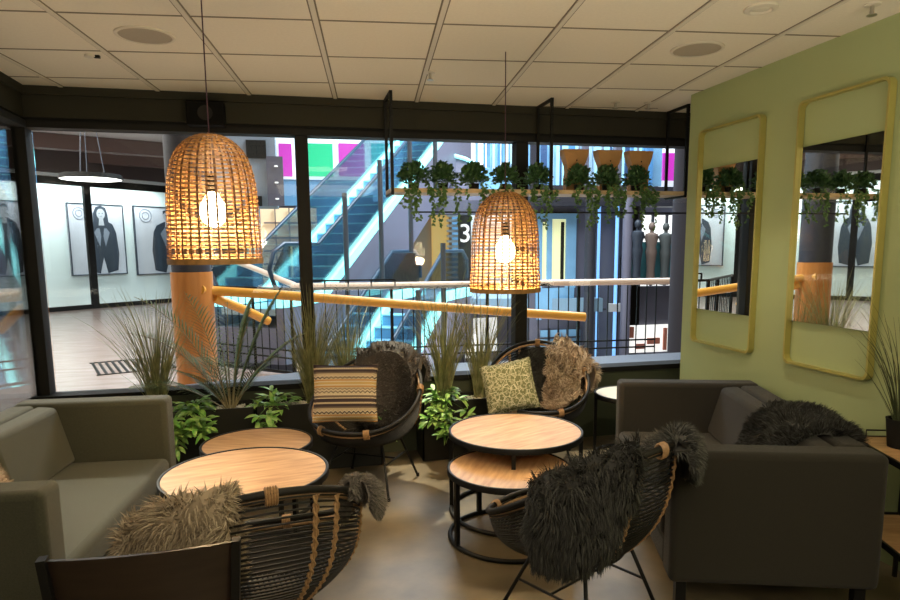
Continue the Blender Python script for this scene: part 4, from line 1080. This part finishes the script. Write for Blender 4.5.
# slim hanging posts of the atrium
for px, y0, y1, D in ((344.5, 193, 400, 11.2), (379.5, 160, 285, 11.6), (410.5, 196, 252, 12.2), (443, 243, 385, 11.0), (418, 290, 372, 10.6), (409.5, 140, 196, 12.2), (435, 140, 196, 12.6)):
    a = at(px, y0, D); b = at(px, y1, D); q = MB(); q.lathe([(.045, 0), (.045, a.z-b.z)], 14); o = q.build('slim_post', mat('post_grey', (.09, .10, .12), .4, .3), None, smooth=True, loc=(a.x, a.y, b.z))
    tag(o, 'slim dark round post in the atrium, seen near %s' % {344.5: 'the middle of the long escalator', 379.5: 'the shelf end', 410.5: 'the left shelf plants, below the shelf', 443: 'the lower escalator right edge', 418: 'the lower escalator steps', 409.5: 'the leftmost shelf plant, above the shelf', 435: 'the second shelf plant, above the shelf'}[px], 'post')

# right background facade, plane Y = 13
FY = 13.0
wallpiece('facade', 'slate grey facade across the atrium', slate_m, [(530, 196, 640, 385), (630, 286, 700, 324), (636, 352, 700, 385), (622, 196, 636, 385)], FY, .2)
wallpiece('facade_slab', 'slate floor edge of the upper storey across the atrium', slate_d, [(530, 186, 700, 206)], FY-.3, .4)
df = MB()
for r in ((538, 212, 578, 219), (538, 219, 542, 320), (547, 219, 552, 285), (566, 219, 576, 288)): pb(df, *r, FY-.06, .12)
pb(df, 536, 288, 574, 310, FY-.05, .06)
struct('door_1', df, lblue_m, 'blue framed door across the atrium', 'door')
wallpiece('yellow_pane', 'yellowish lit pane in the blue door', yel_l, [(552, 219, 566, 283), (541, 222, 547, 283)], FY-.02, .03)
wallpiece('door_dark', 'dark gap inside the blue door', frame_dark, [(561, 222, 564, 280)], FY-.05, .03)
for px, w_, mm, lab, YY in ((590, 5, slate_d, 'dark round pipe column across the atrium', FY-.5), (598.5, 1.4, blue_l, 'left vertical blue light tube on the slate facade', FY-.2), (616.5, 1.6, blue_l, 'right vertical blue light tube on the slate facade', FY-.2), (627, 4.5, truss_m, 'lilac pilaster across the atrium', FY-.5)):
    a = onY(px-w_, 250, YY).x; b = onY(px+w_, 250, YY).x; z1 = onY(px, 190, YY).z; z0 = onY(px, 385, YY).z
    q = MB(); q.lathe([((b-a)/2, 0), ((b-a)/2, z1-z0)], 20); tag(q.build('column' if w_ > 2 else 'light_tube', mm, None, smooth=True, loc=((a+b)/2, YY, z0)), lab, 'column' if w_ > 2 else 'light tube')
wallpiece('right_shop', 'bright shop window at the right across the atrium', shop_l, [(633, 213, 700, 286)], FY+1.2, .1)
q = MB()
for x in (638, 652, 666, 680): pb(q, x, 213, x+1.3, 286, FY+.6, .08)
pb(q, 633, 213, 700, 215, FY+.6, .08)
struct('window_10', q, slate_d, 'dark frames of the right shop window', 'window frame')
def mannequin(px, yb, D, col_, label):
    p = at(px, yb, D); t = thing('mannequin', label, 'mannequin', tuple(p))
    MB().lathe([(.01, 0), (.12, .01), (.10, .45), (.13, .8), (.15, .95), (.12, 1.1), (.18, 1.35), (.16, 1.45), (.05, 1.5), (.045, 1.56)], 16).build('dressed_body', col_, t, smooth=True)
    t.scale = (.8, .8, .74)
    MB().lathe([(.02, 1.54), (.08, 1.6), (.09, 1.68), (.06, 1.76), (.005, 1.79)], 14).build('head', col_, t, smooth=True)
mannequin(636, 284, 13.6, pdk, 'black dressed figure in the shop window behind the lilac pilaster')
mannequin(650, 285, 13.9, mat('cloth_tan', (.22, .15, .12), .7), 'tan dressed figure in the right shop window')
mannequin(664, 285, 14.0, mat('cloth_grey', (.08, .09, .09), .7), 'grey dressed figure in the right shop window')
# teal balcony with loop rails in front of right shop
tg = thing('balcony_rail', 'teal glass balcony rail across the atrium at the right', 'railing', tuple(onY(655, 286, FY-.2)))
MB().box(-.75, .8, 0, .03, .1, .95).build('glass_panel', mat('teal_glass', (.06, .2, .22), .15), tg)
MB().tube([(-.8, 0, 0), (-.82, 0, .6), (-.7, 0, 1.0), (-.5, 0, 1.05), (.9, 0, 1.05)], .03, 8).build('rail', black_metal, tg, smooth=True)
wallpiece('lit_low_right', 'bright lower shop window at the right below the balcony', shop_l, [(627, 325, 676, 352)], FY-.1, .06)
sh = MB()
for (a, b_, c_, d) in ((629, 327, 634, 338), (648, 338, 660, 344), (664, 328, 667, 350), (636, 344, 645, 349)): pb(sh, a, b_, c_, d, FY-.2, .05)
tag(sh.build('display_goods', mat('goods_red', (.5, .16, .10), .6)), 'reddish goods on display in the lower right shop window', 'display')
wallpiece('blue_low', 'light blue lower storey windows under the door', lblue_m, [(541, 330, 580, 348)], FY-.1, .06)
q = MB()
for x in (549, 558, 567): pb(q, x, 328, x+1.2, 350, FY-.15, .05)
pb(q, 539, 337, 580, 338.4, FY-.15, .05)
struct('window_11', q, slate_d, 'dark bars of the lower blue windows', 'window frame')
t = thing('security_sign', 'small white box on the slate facade', 'box', tuple(onY(615, 308, FY-.2)))
MB().box(-.16, .16, -.05, .05, -.08, .1).build('body', mat('white_box', (.7, .7, .7), .5), t, bevel=.01)
MB().box(-.5, -.22, -.03, .03, -.04, .0).build('arm', slate_d, t)
# upper storey right
wallpiece('upper_right', 'light blue glazing of the upper storey at the right', lblue_m, [(541, 140, 556, 186), (588, 146, 594, 186), (652, 140, 662, 186)], FY+2, .1)
wallpiece('upper_cyan', 'cyan lit upper storey glazing at the right', emis('cyan_wall', (.3, .65, .9), .55), [(553, 138, 655, 188)], FY+3, .1)
wallpiece('upper_slate', 'slate uprights of the upper storey at the right', slate_m, [(584, 138, 589, 188), (616, 138, 622, 188)], FY+1.5, .1)
q = MB(); pb(q, 663, 153, 678, 180, FY+2.2, .2); tag(q.build('colour_panel', mag_l), 'magenta lit panel beside the grey column at the right', 'light panel', None)
wallpiece('upper_white', 'white surround of the right magenta panel', wht_l, [(660, 145, 684, 188)], FY+2.4, .06)
cols_ = [('strip_blue', (.10, .30, .62)), ('strip_pale', (.45, .66, .85)), ('strip_navy', (.05, .10, .22)), ('strip_slate', (.2, .22, .3))]
rnd = random.Random(9)
for grp, (xa, xb, ya, yb, YY) in enumerate(((541, 655, 138, 188, FY+1.7), (484, 530, 140, 170, 15.4), (400, 430, 140, 176, 19.8))):
    x = xa; mbs = [MB() for _ in cols_]
    while x < xb:
        w_ = rnd.choice((1.5, 2.5, 4, 6)); k = rnd.randrange(4); pb(mbs[k], x, ya, min(x+w_, xb), yb, YY+.05*k, .06); x += w_+rnd.choice((1.5, 4, 7))
    for k, mb_ in enumerate(mbs):
        if mb_.v: struct('trim_%d' % (20+grp*4+k), mb_, mat(*cols_[k], .35), '%s upright strips of the upper storey glazing' % ('blue', 'pale blue', 'navy', 'slate')[k], 'glazing strips')
# closing dark walls far behind so nothing looks into the void
struct('wall_far', MB().box(-10, 26, 24, 24.2, -4.7, 8.5), slate_m, 'far slate wall of the atrium', 'wall')
struct('wall_far_right', MB().box(13, 13.2, 5, 24, -4.7, 8.5), slate_m, 'far right slate wall of the atrium', 'wall')

# ------------------------------------------------------------------ lights
def area(name, loc, size, e, col, rot=(0, 0, 0), sy=None):
    l = bpy.data.lights.new(name, 'AREA'); l.energy = e; l.color = col; l.size = size
    if sy: l.shape = 'RECTANGLE'; l.size_y = sy
    o = bpy.data.objects.new(name, l); COL.objects.link(o); o.location = loc; o.rotation_euler = rot; return o
def spot(name, loc, tgt, e, ang, blend=.5, col=(1, .84, .62), rad=.03):
    l = bpy.data.lights.new(name, 'SPOT'); l.energy = e; l.color = col; l.spot_size = math.radians(ang); l.spot_blend = blend; l.shadow_soft_size = rad
    o = bpy.data.objects.new(name, l); COL.objects.link(o); o.location = loc
    o.rotation_euler = (Vector(tgt)-Vector(loc)).to_track_quat('-Z', 'Y').to_euler(); return o
area('atrium_light', (4.5, 12.5, 8.2), 6, 2600, (.85, .93, 1.0), sy=8)
area('atrium_light_low', (3.5, 11.0, -.6), 3, 120, (.9, .95, 1.0), (PI, 0, 0))
area('hall_light', (-6, 10, 4.3), 6, 700, (1, .96, .9), sy=8)
area('gallery_light', tuple(gpt(-3, .45, 3.58)), 12, 420, (.93, 1, 1), (0, 0, math.radians(45)), sy=.5)
area('walkway_light', (1.5, 6.6, 4.2), 3, 110, (1, .9, .75), sy=1.2)
warm = (1, .88, .69)
spot('spot_table_right', (1.3, 3.1, 2.66), (1.15, 3.6, .4), 12, 42)
spot('spot_table_left', (-.1, 2.9, 2.66), (-.3, 3.5, .4), 26, 46)
spot('walkway_spot_mid', (.7, 6.6, 3.7), (.72, 4.35, 0), 6500, 17, .3, (1, .86, .62), rad=.03)
spot('walkway_spot_right', (2.3, 6.6, 3.7), (2.05, 4.5, 0), 3500, 15, .3, (1, .86, .62), rad=.03)
spot('walkway_spot_left', (-2.0, 6.9, 3.7), (-1.15, 3.4, .4), 1000, 22, .3, (1, .9, .72), rad=.03)
spot('spot_downlight', (2.144, 2.806, 2.66), (2.2, 3.6, .6), 45, 70)
area('back_fill', (.5, -1.6, 2.62), 1.6, 45, warm, sy=2.2)  # unseen fill added behind the camera, not a known lamp
area('ceiling_fill', (1.0, -.6, 1.0), 3.4, 160, warm, (PI, 0, 0), sy=2)  # added upward fill that brightens the ceiling, no real fixture
area('overhead_fill', (.4, 1.4, 2.64), .5, 4, warm)  # weak extra fill above the view, stands for no real fitting
w = bpy.data.worlds.new('world'); sc.world = w; w.use_nodes = True
w.node_tree.nodes['Background'].inputs[0].default_value = (.5, .42, .32, 1); w.node_tree.nodes['Background'].inputs[1].default_value = .15
sc.view_settings.view_transform = 'Standard'; sc.view_settings.look = 'None'; sc.view_settings.gamma = 1; sc.view_settings.exposure = 0
try:
    sc.cycles.use_denoising = True; sc.cycles.denoiser = 'OPENIMAGEDENOISE'
    sc.cycles.max_bounces = 8; sc.cycles.transparent_max_bounces = 12; sc.cycles.sample_clamp_indirect = 6
except Exception: pass
